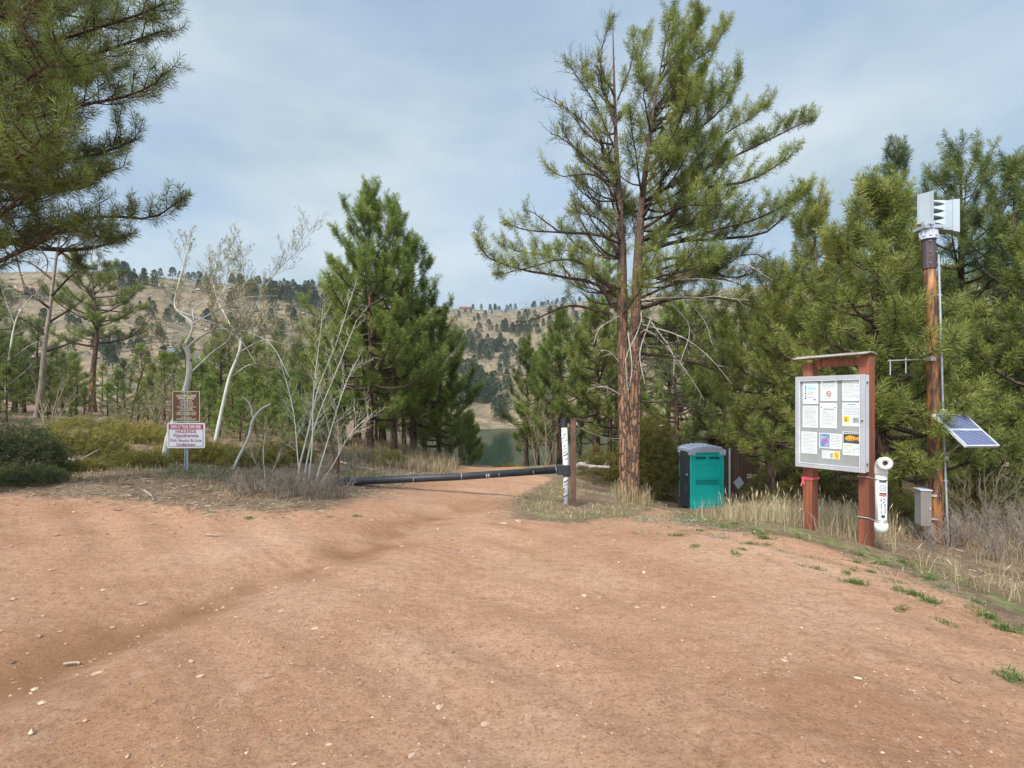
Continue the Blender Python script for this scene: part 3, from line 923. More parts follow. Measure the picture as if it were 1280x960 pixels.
# ------------- the tall twin-stemmed pine in the middle of the view
def main_pine():
    D = 14.0
    b0 = base(788, D)
    T = Tree(11, nn=48, nl=0.135, nw=0.0125, tl=0.28, tint=.46)
    rg = T.r
    def W(pts, dd=None, n=12):
        a = [P(x, y, D + (0 if dd is None else dd * i / (len(pts) - 1))) - b0 for i, (x, y) in enumerate(pts)]
        return smooth_path(a, n)
    A = W([(782, 634), (782, 600), (780, 500), (778, 400), (777, 300), (771, 200), (768, 115), (766, 34)], .15, 40)
    B = W([(792, 634), (792, 600), (794, 500), (795, 400), (799, 300), (806, 220), (816, 145), (832, 48)], -.15, 40)
    t = np.linspace(0, 1, 40)
    ra = np.interp(t, [0, .05, .15, .5, .75, 1], [.235, .185, .165, .130, .055, .010])
    rb = np.interp(t, [0, .05, .15, .5, .75, 1], [.230, .180, .160, .135, .060, .010])
    for st_, r_ in ((A, ra), (B, rb)):
        T.trunk.tube(st_, r_, 14, cap=False)
    # limbs that can be followed in the photograph: points, depth swing, radius, tufts, twig length, density
    L = [
        ([(772, 318), (757, 296), (700, 290), (660, 286), (634, 276)], .8, .07, .75, .75, 5),
        ([(700, 290), (668, 268), (655, 262)], -.5, .03, .7, .5, 5),
        ([(766, 385), (746, 355), (700, 346), (650, 338), (612, 322), (598, 300)], -.8, .075, .85, .95, 6),
        ([(715, 348), (690, 322), (650, 316), (625, 305)], .7, .035, .9, .8, 6),
        ([(765, 360), (730, 330), (700, 322), (655, 330), (620, 335)], -1.6, .05, .85, .8, 6),
        ([(762, 392), (716, 382), (682, 394), (642, 408)], .5, .055, .25, .55, 4),
        ([(770, 252), (757, 228), (738, 216), (700, 216), (682, 203)], -.6, .05, .6, .55, 5),
        ([(768, 205), (738, 162), (705, 132), (672, 114)], .4, .045, .12, .55, 6),
        ([(768, 185), (745, 132), (724, 98), (712, 72)], -.5, .04, .35, .6, 6),
        ([(769, 160), (752, 98), (757, 50), (768, 26)], .3, .035, .45, .6, 6),
        ([(767, 230), (725, 190), (700, 172), (686, 168)], -.9, .035, .2, .5, 6),
        ([(768, 140), (735, 100), (722, 70)], .8, .03, .3, .6, 6),
        ([(772, 125), (790, 80), (795, 42)], .4, .03, .5, .5, 7),
        ([(803, 300), (832, 280), (862, 238), (930, 226), (985, 195)], -.9, .095, 1, 1.15, 7),
        ([(800, 316), (850, 302), (905, 300), (960, 290), (1006, 240)], .8, .085, 1, 1.15, 7),
        ([(850, 300), (900, 285), (960, 265), (1012, 232)], -1.5, .05, 1, 1.0, 7),
        ([(806, 252), (850, 226), (930, 190), (985, 165), (1014, 148)], .5, .075, 1, 1.1, 7),
        ([(840, 235), (890, 180), (940, 150), (965, 130)], 1.2, .05, 1, 1.0, 7),
        ([(812, 205), (855, 175), (910, 130), (925, 88)], -.6, .06, 1, .95, 7),
        ([(812, 190), (845, 140), (880, 130), (905, 110)], -1.3, .04, 1, .9, 7),
        ([(818, 145), (850, 90), (890, 60), (906, 28)], .6, .045, 1, .9, 7),
        ([(824, 105), (850, 60), (868, 22)], -.7, .04, 1, .8, 7),
        ([(828, 72), (836, 36), (842, 14)], .3, .03, 1, .7, 7),
        ([(820, 135), (800, 80), (805, 40)], .9, .03, .8, .7, 6),
        ([(802, 345), (860, 327), (910, 322), (950, 320), (972, 345)], -.8, .05, .25, .6, 4),
        ([(800, 335), (850, 322), (910, 345), (965, 330)], 1.2, .07, .9, 1.1, 6),
        ([(802, 385), (850, 372), (905, 372), (958, 385)], -1.0, .085, .55, .9, 5),
        ([(802, 372), (850, 352), (900, 348), (940, 360)], 1.5, .06, .8, .95, 6),
        ([(800, 442), (850, 448), (890, 460), (930, 474)], .5, .05, .12, .6, 4),
        ([(800, 420), (840, 420), (880, 430)], 1.4, .045, .3, .7, 4),
        ([(797, 502), (850, 504), (890, 528)], -.4, .045, .05, .5, 3),
        ([(773, 275), (762, 245), (755, 200)], 1.2, .04, .7, .8, 6),
        ([(805, 260), (795, 200), (790, 130)], -1.3, .05, .9, .9, 7),
        ([(805, 270), (830, 220), (850, 190)], -2.0, .06, 1, 1.0, 7),
        ([(805, 285), (850, 262), (905, 262)], -2.3, .06, 1, 1.1, 7),
        ([(805, 300), (860, 290), (920, 270)], 2.4, .06, 1, 1.1, 7),
        ([(775, 300), (745, 270), (715, 262)], 2.2, .05, .6, .9, 6),
        ([(808, 230), (840, 190), (880, 190)], 2.2, .05, 1, 1.0, 7),
        ([(775, 320), (740, 318), (690, 310)], 2.6, .05, .7, .9, 6),
        ([(800, 350), (850, 340), (890, 320)], -2.6, .06, .8, 1.0, 6),
    ]
    for pts, dd, r0, tp, tw, dn in L:
        pth = W(pts, dd, 12)
        pth = pth + np.cumsum(rg.normal(0, .018, pth.shape), axis=0) * np.linspace(0, 1, 12)[:, None]
        T.limb(pth, r0 * .66, dn * 1.15, tw * .88, .2 if tp > .5 else .15, 6, tp, .28, .18, tint=rg.normal(0, .09))
        if tp < .5:
            T.bare(T.branch, pth, r0 * .45, 16, .75, 2, .2, 0, 4)
    for i in range(56):
        right = i < 30
        py = rg.uniform(85, 420) if right else rg.uniform(95, 400)
        st = B if right else A
        zt = zat(py, D) - b0[2]
        j = int(np.argmin(np.abs(st[:, 2] - zt)))
        reach = np.interp(py, [20, 120, 240, 330, 430], [.8, 2.1, 4.2, 3.6, 3.0]) if right else np.interp(py, [20, 120, 240, 330, 430], [.7, 1.4, 2.0, 2.6, 1.4])
        a_ = rg.uniform(-1.35, 1.35) if right else math.pi + rg.uniform(-1.3, 1.3)
        Lb = reach * rg.uniform(.5, 1.0) * (.55 + .45 * abs(math.cos(a_)))
        el = np.interp(py, [20, 200, 430], [1.0, .45, -.05]) + rg.normal(0, .12)
        d_ = np.array([math.cos(a_) * math.cos(el), math.sin(a_) * math.cos(el), math.sin(el)])
        s_ = np.linspace(0, 1, 9)[:, None]
        pth = st[j] + d_ * Lb * s_ + UP * Lb * (.22 * s_ ** 3 - .08 * np.sin(s_ * 3.14)) + np.cumsum(rg.normal(0, .03, (9, 3)), axis=0) * s_
        tp = .95 if right else rg.choice([.06, .2, .5])
        T.limb(pth, .028, 6.0, .8, .25, 5, tp, .28, .19, tint=rg.normal(0, .09))
        if tp < .6: T.bare(T.branch, pth, .018, 9, .8, 2, .25, 0, 4)
    for i in range(18):
        st = B if i % 2 else A
        py = rg.uniform(90, 400)
        j = int(np.argmin(np.abs(st[:, 2] - (zat(py, D) - b0[2]))))
        a_ = rg.choice([-1, 1]) * math.pi / 2 + rg.normal(0, .35)
        Lb = rg.uniform(.7, 1.9); el = rg.uniform(.1, .8)
        d_ = np.array([math.cos(a_) * math.cos(el), math.sin(a_) * math.cos(el), math.sin(el)])
        s_ = np.linspace(0, 1, 8)[:, None]
        pth = st[j] + d_ * Lb * s_ + UP * Lb * .2 * s_ ** 3 + np.cumsum(rg.normal(0, .03, (8, 3)), axis=0) * s_
        T.limb(pth, .022, 6, .7, .25, 5, .7, .28, .18, tint=rg.normal(0, .09))
        T.bare(T.branch, pth, .014, 8, .6, 2, .25, 0, 4)
    for i in range(13):      # bare grey limbs low on the full side
        py = rg.uniform(335, 480)
        j = int(np.argmin(np.abs(B[:, 2] - (zat(py, D) - b0[2]))))
        a_ = rg.uniform(-1.1, .9); Lb = rg.uniform(1.2, 2.6)
        d_ = np.array([math.cos(a_), math.sin(a_), rg.uniform(-.15, .2)])
        s_ = np.linspace(0, 1, 9)[:, None]
        pth = B[j] + d_ * Lb * s_ - UP * Lb * .16 * s_ ** 2 + np.cumsum(rg.normal(0, .05, (9, 3)), axis=0) * s_
        T.bare(T.dead if i % 2 else T.branch, pth, .026, 12, .8, 2, -.05, 0, 5)
    # pale dead snags hanging round the forked stem
    for pts, dd in [([(798, 375), (802, 400), (790, 430), (782, 450), (786, 500)], -1.0), ([(785, 415), (790, 460), (785, 490)], -.8), ([(790, 430), (806, 412), (830, 430), (862, 470), (880, 500)], -.9),
                    ([(805, 380), (812, 345), (806, 330)], -.7), ([(800, 405), (850, 420), (885, 445), (915, 480)], -1.1), ([(812, 400), (840, 440), (842, 470)], -1.0), ([(778, 495), (757, 484), (735, 486)], -.5),
                    ([(776, 455), (762, 440), (748, 438)], -.4), ([(850, 365), (880, 400), (890, 430)], -1.0), ([(775, 395), (750, 410), (742, 430)], -.7), ([(905, 340), (930, 330), (965, 350)], -.9),
                    ([(815, 395), (800, 440), (806, 480)], -.9), ([(840, 380), (862, 410), (850, 455)], -1.0)]:
        T.bare(T.dead, W(pts, dd, 9), .022, 7, .42, 2, -.25, 0, 4)
    root = thing('pine_tree', 'tallest pine with two fused orange brown stems, half bare on its lake side', 'tree', b0)
    T.build(root, 'bark', 'needle', 'limb')
main_pine()

# ------------- the big pine that leans in from the edge above the lot
def edge_pine():
    D = 8.0
    x0 = -8.3
    b0 = np.array([x0, D, h1(x0, D)])
    T = Tree(23, nn=60, nl=0.115, nw=0.0080, tl=0.24, tint=.34)
    r = T.r
    pth = smooth_path([(0, 0, -.4), (.05, 0, 3), (-.05, .1, 6), (.0, 0, 9), (.1, 0, 13.5)], 30)
    T.trunk.tube(pth, np.interp(np.linspace(0, 1, 30), [0, .1, .5, 1], [.33, .26, .19, .03]), 12, cap=False)
    def B(pts, n=11): return smooth_path([np.array(p) - np.array(b0) for p in pts], n)
    def S_(py, ends, r0, tw=.85, dn=8, tp=1.0):
        st = np.array([x0, D, zat(py, D)])
        pts = [st] + [P(*e) for e in ends]
        q = B(pts) + np.cumsum(r.normal(0, .02, (11, 3)), axis=0) * np.linspace(0, 1, 11)[:, None]
        T.limb(q, r0 * .6, dn * 1.2, tw, .14, 6, tp, .2, .15, tint=r.normal(0, .05))
    S_(330, [(20, 300, 8.0), (120, 268, 8.0), (190, 268, 7.9), (240, 246, 7.9)], .07, .55, 6)
    S_(350, [(10, 320, 7.5), (70, 290, 7.3), (130, 300, 7.0)], .06, .7)
    S_(250, [(20, 250, 7.6), (90, 235, 7.4), (140, 222, 7.4)], .06, .7)
    S_(190, [(20, 190, 8.2), (100, 200, 8.4), (180, 175, 8.4)], .07, .85)
    S_(150, [(20, 150, 7.4), (100, 130, 7.2), (170, 115, 7.2), (205, 95, 7.2)], .08, .9)
    S_(100, [(20, 100, 8.3), (110, 70, 8.4), (205, 45, 8.4)], .08, .95)
    S_(60, [(20, 60, 7.5), (100, 40, 7.4), (200, 10, 7.4)], .08, .95)
    S_(10, [(20, 10, 8), (100, -20, 8), (180, -50, 8)], .08, 1.0)
    S_(120, [(0, 120, 6.6), (50, 90, 6.0), (90, 80, 5.6)], .07, .9)
    S_(200, [(0, 200, 6.6), (30, 190, 5.8), (60, 160, 5.4)], .07, .9)
    S_(40, [(0, 20, 6.6), (60, -10, 6.0), (120, -20, 5.7)], .07, .9)
    S_(280, [(0, 270, 7.2), (40, 245, 6.7), (90, 250, 6.3)], .06, .8)
    S_(230, [(0, 225, 9), (60, 205, 9.6), (120, 205, 10)], .07, .9)
    S_(130, [(0, 130, 9), (80, 110, 9.6), (160, 85, 10)], .07, .95)
    S_(20, [(0, 20, 9), (80, 20, 9.6), (150, 30, 10)], .07, .95)
    S_(300, [(0, 300, 8.8), (50, 300, 9.4), (110, 330, 9.6)], .06, .7, 5, .7)
    for i in range(64):
        z = r.uniform(3.6, 13.0)
        a = r.uniform(0, 6.28)
        q = (z - 4) / 9.5
        Lb = (3.0 * (1 - q) ** .6 + .3) * r.uniform(.6, 1.0)
        if math.cos(a) > .5: Lb *= .8
        d = np.array([math.cos(a), math.sin(a), .05 + .5 * q])
        s = np.linspace(0, 1, 8)[:, None]
        st = np.array([0, 0, z])
        lp = st + d * Lb * s + UP * Lb * (.2 * s ** 3 - .06 * np.sin(s * 3.14)) + np.cumsum(r.normal(0, .03, (8, 3)), axis=0) * s
        T.limb(lp, .05 * (1 - q) + .015, 6.5, .85, .22, 5, 1, .2, .14, tint=r.normal(0, .06))
    # thin bare drooping twigs under the crown
    for pts in [[(40, 300, 8), (60, 330, 7.9), (40, 380, 7.8)], [(90, 290, 8), (120, 310, 8), (125, 340, 8)], [(20, 320, 8), (30, 370, 8), (10, 400, 8)]]:
        T.bare(T.dead, B([P(*p) for p in pts], 9), .015, 8, .5, 2, -.05, 0, 4)
    root = thing('pine_tree', 'big dark shaggy pine reaching over the lot, its trunk outside the photo', 'tree', b0)
    T.build(root, 'bark_dark', 'needle', 'limb')
edge_pine()

# ------------- single pines, each one placed by its foot and top
def solo(seed, px, d, top, R, label, mat='needle', bark='bark_dark', group=None, lod=1.0, **k):
    b0 = base(px, d)
    Ht = zat(top, d) - b0[2]
    f = max(1.0, d / 14.0) * lod
    T = Tree(seed, nn=int(46 / f ** .55), nl=0.135 * f ** .2, nw=0.0125 * f ** .8, tl=0.28, tint=k.pop('tint', .48))
    extra = k.pop('extra', ())
    pine(T, Ht, R, **k)
    for pts in extra:
        T.limb(smooth_path([P(*q) - b0 for q in pts], 10), .035, 7, .55, .3, 5, 1.0, .3, .15, tint=.05)
    root = thing('pine_tree', label, 'tree', b0, 0, group)
    T.build(root, bark, mat, 'limb')
    return root

GL = 'pines in the dense stand behind the gate'
solo(101, 462, 19, 238, 2.6, 'tallest pine of the stand behind the gate, green spire above the bare aspens', 'needle_bright', cb=.14, nl=110, r0=.16, shape=.62, tw=.8, dens=6.5, up1=1.0, tint=.54)
solo(102, 492, 20.5, 255, 2.2, 'second tallest pine of the stand behind the gate, close against the tallest spire', 'needle_bright', cb=.16, nl=92, r0=.14, shape=.62, tw=.75, dens=6.5, up1=1.0, tint=.50)
solo(103, 516, 22, 300, 2.7, 'broad pine of the stand behind the gate with a pointed top beside the open sky', 'needle_bright', cb=.12, nl=104, r0=.15, shape=.75, tw=.8, dens=6.5, tint=.52)
solo(104, 549, 23, 390, 2.1, 'shorter pine of the stand behind the gate, at the lakeward end', 'needle_bright', cb=.10, nl=76, r0=.11, shape=.75, tw=.7, dens=7, tint=.50)
solo(105, 430, 21, 335, 2.0, 'dull green pine at the aspen end of the stand behind the gate', 'needle', cb=.2, nl=60, r0=.12, tw=.65, dens=7)
solo(106, 586, 27, 520, .8, 'small round young pine by the lake shore beyond the barrier', 'needle_bright', cb=.05, nl=44, r0=.06, shape=.65, tw=.5, dens=8, tint=.5)
solo(107, 564, 27, 455, .95, 'slim pine between the stand and the small lakeside pine', 'needle_bright', cb=.12, nl=50, r0=.08, tw=.5, dens=7)
solo(108, 658, 27, 425, 1.35, 'slender airy pine beyond the barrier beside the lake water', 'needle', cb=.14, nl=54, r0=.12, shape=.6, tw=.55, dens=5.5, tint=.42)
solo(109, 700, 25, 392, 2.2, 'bushy pine behind the black and white gate pole', 'needle_bright', cb=.14, nl=70, r0=.14, tw=.75, dens=6.5)
solo(110, 745, 22, 385, 2.2, 'dark trunked pine close behind the twin-stemmed tall pine', 'needle', cb=.2, nl=70, r0=.2, tw=.8, dens=6.5, tint=.42)
solo(111, 762, 27, 292, 2.0, 'bright green pine showing through behind the twin stems', 'needle_bright', cb=.12, nl=72, r0=.14, tw=.7, dens=6, tint=.55)
solo(112, 845, 24, 380, 2.4, 'dense pine standing behind the portable toilet', 'needle_bright', cb=.12, nl=80, r0=.16, tw=.8, dens=6.5)
solo(113, 905, 21.5, 400, 1.9, 'drooping pine overhanging the brown shed', 'needle', cb=.42, nl=62, r0=.18, tw=.8, dens=6.5, tint=.42)
solo(114, 968, 14.5, 345, 1.9, 'low leafy pine between the shed and the notice board', 'needle', cb=.16, nl=80, r0=.15, shape=.6, tw=.85, dens=6.5, tint=.56)
solo(115, 1018, 12.5, 252, 1.75, 'yellow green pine rising over the notice board roof', 'needle', cb=.14, nl=86, r0=.15, shape=.75, tw=.85, dens=6.5, up1=1.0, tint=.58)
solo(116, 1100, 9.5, 240, 1.85, 'shaggy pine whose boughs reach in front of the siren pole', 'needle', cb=.14, nl=92, r0=.16, shape=.6, tw=.85, dens=6.5, tint=.50,
     extra=[[(1102, 470, 9.4), (1140, 452, 8.6), (1170, 440, 7.9), (1196, 425, 7.7)], [(1102, 540, 9.4), (1145, 520, 8.6), (1160, 535, 8.2), (1178, 540, 7.9)], [(1100, 590, 9.4), (1130, 580, 8.8), (1150, 588, 8.4), (1166, 580, 8.0)], [(1102, 400, 9.4), (1135, 390, 8.7), (1152, 395, 8.3)]])
solo(117, 1118, 17, 186, 2.3, 'narrow topped tall pine behind the siren pole', 'needle_blue', cb=.1, nl=96, r0=.2, shape=.7, tw=.9, dens=5.5, tint=.45)
solo(118, 1202, 14.5, 196, 2.9, 'broad open pine behind the siren with sky between its limbs', 'needle_blue', cb=.1, nl=100, r0=.2, shape=.55, tw=.95, dens=5.5, tint=.44)
solo(119, 1270, 13, 205, 2.3, 'dark pine at the photo edge beyond the solar panel', 'needle_blue', cb=.08, nl=86, r0=.18, shape=.55, tw=.9, dens=6, tint=.44)
solo(120, 1215, 11.6, 430, 1.7, 'low dark pine under the solar panel', 'needle_blue', cb=.16, nl=60, r0=.12, shape=.5, tw=.8, dens=6, tint=.46)
solo(121, 1330, 10.8, 250, 2.2, 'pine mostly outside the frame past the low dark pine', 'needle', cb=.1, nl=76, r0=.18, shape=.6, tw=.9, dens=5.5)
solo(122, 1055, 17, 300, 2.0, 'pine filling the gap between the notice board and siren pole', 'needle', cb=.1, nl=70, r0=.16, shape=.7, tw=.85, dens=5.5)
solo(123, 116, 34, 338, 2.9, 'flat topped pine with a red brown trunk before the hillside', 'needle', bark='bark', cb=.46, nl=46, r0=.22, shape=.22, tw=1.0, dens=5, wob=.5, up0=.12, up1=.42, tint=.5, sag=.0)

def thin_pine():
    D = 21.0
    b0 = base(47, D)
    T = Tree(131, nn=20, nl=.17, nw=.014, tl=.2, tint=.38)
    def W(pts, dd=0, n=14): return smooth_path([P(x, y, D + dd * i / (len(pts) - 1)) - b0 for i, (x, y) in enumerate(pts)], n)
    st = W([(46, 522), (52, 480), (56, 430), (62, 390), (68, 340), (76, 285)], 0, 22)
    T.trunk.tube(st, np.linspace(.11, .035, 22), 8, cap=False)
    for pts, dd, tp in [([(58, 405), (90, 385), (110, 370)], 1, .6), ([(64, 370), (95, 340), (115, 345)], -1, .7), ([(66, 350), (40, 330), (20, 325)], 1, .7), ([(58, 420), (30, 400), (5, 395)], -1, .6),
                        ([(70, 320), (95, 305), (118, 310)], 1, .7), ([(72, 300), (50, 280), (35, 285)], 0, .7), ([(56, 440), (85, 430), (100, 425)], 1.5, .6), ([(62, 385), (40, 370), (15, 362)], -1.5, .6)]:
        q = W(pts, dd, 9)
        T.limb(q, .05, 4, .7, .3, 5, tp, .2, .16)
        T.bare(T.branch, q, .02, 6, .7, 2, .1, 0, 4)
    root = thing('pine_tree', 'thin crooked pine with a pale grey trunk and sparse needles', 'tree', b0)
    T.build(root, 'grey_twig', 'needle_blue', 'limb')
thin_pine()

# ------------- copies filling the stands behind
def template(seed, Ht, R, nn=18, mat='needle', **k):
    T = Tree(seed, nn=nn, nl=.19, nw=.022, tl=.32, tint=k.pop('tint', .45))
    pine(T, Ht, R, **k)
    root = thing('pine_tree', 'x', 'tree', (0, 0, 0))
    T.build(root, k.get('bark', 'bark_dark'), mat, 'limb')
    return root
tA = template(201, 5.0, 1.35, mat='needle_bright', cb=.08, nl=46, r0=.08, shape=.7, tw=.55, dens=5.5)
tB = template(202, 6.5, 1.5, mat='needle', cb=.18, nl=50, r0=.11, shape=.65, tw=.65, dens=5, tint=.42)
tC = template(203, 8.0, 2.0, mat='needle_blue', cb=.15, nl=60, r0=.15, shape=.65, tw=.8, dens=4.5, tint=.45)
used = {}
rr = np.random.default_rng(5)
def stand(t, px, d, top, label, group):
    b0 = base(px, d)
    hgt = {tA.name: 5.0, tB.name: 6.5, tC.name: 8.0}[t.name]
    s = (zat(top, d) - b0[2]) / hgt
    loc = b0 - np.array([0, 0, .05])
    wide = min(1.0, max(.62, 1.15 / s)) if s > 1.3 else 1.0
    fat = 1.4 if s < .9 else 1.2
    if t.name not in used:
        used[t.name] = 1
        t.location = loc; t.rotation_euler = (0, 0, rr.uniform(0, 6.28)); t.scale = (s * wide * fat, s * wide * fat, s)
        t["label"] = label; t["group"] = group
        return t
    return dup(t, loc, rr.uniform(0, 6.28), (s * wide * fat, s * wide * fat, s), label, group)
g1 = 'young pines in the thicket behind the aspens'
l1 = 'young pine in the thicket behind the aspens and the lake signs'
for px, d, top, t in [(92, 40, 440, tA), (148, 33, 462, tA), (176, 44, 430, tB), (205, 30, 440, tB), (232, 38, 425, tA), (252, 27, 452, tA), (285, 33, 405, tB), (300, 25, 470, tA),
                      (325, 30, 430, tB), (345, 38, 428, tB), (362, 26, 462, tA), (385, 31, 440, tA), (400, 24, 470, tA), (270, 45, 415, tB), (415, 34, 425, tB), (20, 30, 430, tB),
                      (-15, 26, 400, tC), (70, 30, 470, tA), (128, 46, 455, tB), (165, 26, 500, tA), (310, 40, 420, tB), (0, 38, 415, tC), (-60, 20, 420, tC), (340, 22, 500, tA), (190, 36, 455, tB), (220, 24, 488, tA), (376, 42, 430, tB), (50, 44, 450, tA),
                      (262, 21, 470, tA), (292, 20, 462, tB), (318, 22, 448, tA), (352, 20, 455, tA), (382, 22, 440, tB), (405, 21, 452, tA), (338, 27, 440, tB), (370, 30, 425, tC), (310, 30, 425, tC), (275, 32, 425, tC), (395, 28, 415, tC),
                      (240, 25, 455, tA), (215, 33, 440, tB), (135, 28, 478, tA), (105, 27, 482, tA), (88, 30, 455, tB), (155, 38, 450, tC), (185, 28, 470, tA), (30, 23, 440, tC), (70, 36, 430, tC), (-30, 18, 430, tB), (410, 38, 410, tC), (345, 46, 415, tC),
                      (90, 20, 500, tA), (150, 21, 505, tA), (195, 19, 508, tA), (228, 18, 498, tA), (250, 19, 505, tA), (275, 18, 500, tA), (300, 17.5, 498, tA), (330, 18, 503, tA), (362, 17, 500, tA), (390, 17.5, 495, tA), (415, 18, 490, tA), (172, 23, 490, tA), (60, 21, 490, tA), (285, 22, 482, tA), (345, 21, 485, tA)]:
    stand(t, px, d, top, l1, g1)
g2 = 'pines massed deep in the stand behind the gate'
l2 = 'shaded pine deep inside the stand behind the gate, half hidden by its neighbours'
for px, d, top, t in [(446, 26, 330, tC), (478, 29, 330, tC), (505, 27, 400, tB), (530, 31, 400, tB), (470, 24, 430, tA), (548, 28, 470, tA), (425, 28, 400, tB)]:
    stand(t, px, d, top, l2, g2)
g4 = 'dark pines behind the big juniper bush'
for px, d, top, t in [(18, 30, 395, tC), (48, 27, 400, tC), (-5, 22, 352, tC), (30, 24, 425, tC), (78, 29, 440, tC), (-40, 24, 335, tC), (-18, 19, 395, tC), (8, 18, 455, tB), (62, 23, 455, tB), (95, 26, 450, tB)]:
    stand(t, px, d, top, 'dark pine crowded behind the big juniper bush at the photo edge', g4)
g3 = 'pines massed behind the toilet and notice board'
l3 = 'background pine in the wood behind the toilet and notice board'
for px, d, top, t in [(672, 33, 440, tB), (690, 31, 420, tB), (725, 30, 410, tA), (770, 34, 400, tC), (800, 30, 390, tC), (835, 31, 370, tC), (870, 28, 372, tB), (890, 30, 350, tC), (925, 26, 372, tC),
                      (960, 24, 385, tB), (985, 28, 345, tC), (1025, 25, 350, tC), (1070, 26, 300, tC), (1110, 24, 330, tC), (1150, 25, 300, tC), (1190, 23, 330, tB), (1240, 24, 300, tC), (1300, 22, 330, tC), (1340, 18, 300, tC), (1390, 16, 300, tC), (1290, 16, 390, tB), (1165, 19, 420, tB), (995, 19, 430, tB), (1060, 15, 470, tA)]:
    stand(t, px, d, top, l3, g3)

# ------------- trees across the lake and on the far hill
def far_tree(seed, Ht, R, nb=190):
    r = np.random.default_rng(seed)
    g = Geo()
    for i in range(nb):
        q = r.random() ** .8
        z = Ht * (.14 + .86 * q)
        rad = R * (1.03 - q) ** .55 * math.sqrt(r.uniform(.15, 1))
        a = r.uniform(0, 6.28)
        p = np.array([rad * math.cos(a), rad * math.sin(a), z])
        d = unit(np.array([math.cos(a), math.sin(a), .35]))
        s = Ht * r.uniform(.055, .10)
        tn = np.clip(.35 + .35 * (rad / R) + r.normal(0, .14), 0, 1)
        for k in range(6):
            e = unit(d + r.normal(0, .65, 3)); f = unit(np.cross(e, r.normal(0, 1, 3)))
            g.add([p - f * s * .30, p + e * s, p + f * s * .30], [[0, 1, 2]], None, tn)
    V = np.vstack(g.V); T = np.vstack(g.T); t = np.concatenate(g.tt)
    n0 = len(V)
    h = Geo(); h.tube([(0, 0, -.5), (0, 0, Ht * .6), (0, 0, Ht * .95)], [Ht * .022, Ht * .014, .01], 5, cap=False, tint=.02)
    V2 = np.vstack(h.V); Q2 = np.vstack(h.Q)
    return V, T, t, V2, Q2
FT = [far_tree(300 + i, 8.0, R) for i, R in enumerate((2.1, 2.5, 2.9, 3.2))]
far_me = []
for i, (V, T, t, V2, Q2) in enumerate(FT):
    o = np_mesh('hillside_pine', np.vstack([V, V2]), T, Q2 + len(V), M['farneedle'], None, False, np.concatenate([t, np.full(len(V2), .1)]))
    far_me.append(o.data); bpy.data.objects.remove(o)

def scatter_far():
    r = np.random.default_rng(77)
    out = []
    def put(px, d, s=1.0):
        x = (px - 640) / F * d
        out.append((x, d, s, px))
    # belts and clusters seen on the far slopes (pixel column, pixel row -> found on the terrain)
    dd = np.linspace(90, 620, 1200)
    def hit(px, py):
        x = (px - 640) / F * dd
        zr = CH - (py - HY) / F * dd
        hh = far_h(x, dd)
        ok = hh >= zr
        return dd[np.argmax(ok)] if ok.any() else None
    def cluster(n, px, py, sx, sy, s0=.7, s1=1.15):
        for i in range(n):
            a, b = r.normal(px, sx), r.normal(py, sy)
            d = hit(a, b)
            if d: put(a, d, r.uniform(s0, s1))
    cluster(26, 608, 492, 16, 12, .8, 1.25)
    cluster(7, 626, 520, 6, 6, .7, 1.1)
    cluster(10, 590, 470, 10, 6)
    cluster(30, 620, 440, 24, 8)
    cluster(30, 650, 415, 22, 5, .7, 1.1)
    cluster(22, 585, 432, 14, 8, .7, 1.1)
    cluster(16, 700, 400, 22, 6)
    cluster(20, 660, 455, 20, 10)
    cluster(12, 590, 396, 26, 5, .5, .9)
    cluster(36, 380, 375, 34, 6, .8, 1.2)
    cluster(20, 330, 372, 24, 6, .7, 1.1)
    cluster(18, 200, 355, 34, 7, .7, 1.1)
    cluster(16, 215, 400, 40, 14, .4, .8)
    cluster(22, 160, 440, 30, 12, .4, .9)
    cluster(26, 340, 415, 50, 16, .5, .9)
    cluster(14, 60, 400, 40, 20, .5, 1.0)
    cluster(26, 420, 400, 30, 14, .7, 1.0)
    cluster(40, 800, 400, 60, 20, .8, 1.2)
    cluster(40, 1000, 380, 80, 20, .8, 1.2)
    # along the skyline
    for px in np.concatenate([r.uniform(120, 420, 46), r.normal(625, 14, 9), r.normal(605, 25, 7), r.uniform(660, 760, 24), r.uniform(420, 560, 12)]):
        d1 = np.interp(px, SKY_PX, SKY_D)
        put(px, d1 - r.uniform(-4, 14), r.uniform(.6, 1.05) * (1 if px < 440 else .85))
    return out
far_list = scatter_far()
fx = np.array([f[0] for f in far_list]); fy = np.array([f[1] for f in far_list])
fz = H(fx, fy, False)
order = np.argsort(-np.array([f[2] / f[1] for f in far_list]) + 5 * (np.array([(f[3] > 700) for f in far_list])))
rest = []
for n_, i in enumerate(order):
    x, y, s, px = far_list[i]
    if fz[i] < -7.6: continue
    if n_ < 290:
        o = bpy.data.objects.new('hillside_pine', far_me[n_ % 4]); C.objects.link(o)
        o.location = (x, y, fz[i] - .2); o.rotation_euler = (0, 0, rr.uniform(0, 6.28)); o.scale = (s * rr.uniform(.9, 1.25), s * rr.uniform(.9, 1.25), s)
        tag(o, 'small dark conifer scattered on the tan hillside across the lake', 'tree', 'conifers scattered over the far hillside')
    else:
        rest.append((x, y, fz[i] - .2, s))
g = Geo()
for k, (x, y, z, s) in enumerate(rest):
    V, T, t, V2, Q2 = FT[k % 4]
    a = rr.uniform(0, 6.28); R_ = np.array([[math.cos(a), math.sin(a), 0], [-math.sin(a), math.cos(a), 0], [0, 0, 1]])
    g.add(V @ R_ * s + np.array([x, y, z]), T, None, t)
    g.add(V2 @ R_ * s + np.array([x, y, z]), None, Q2, .1)
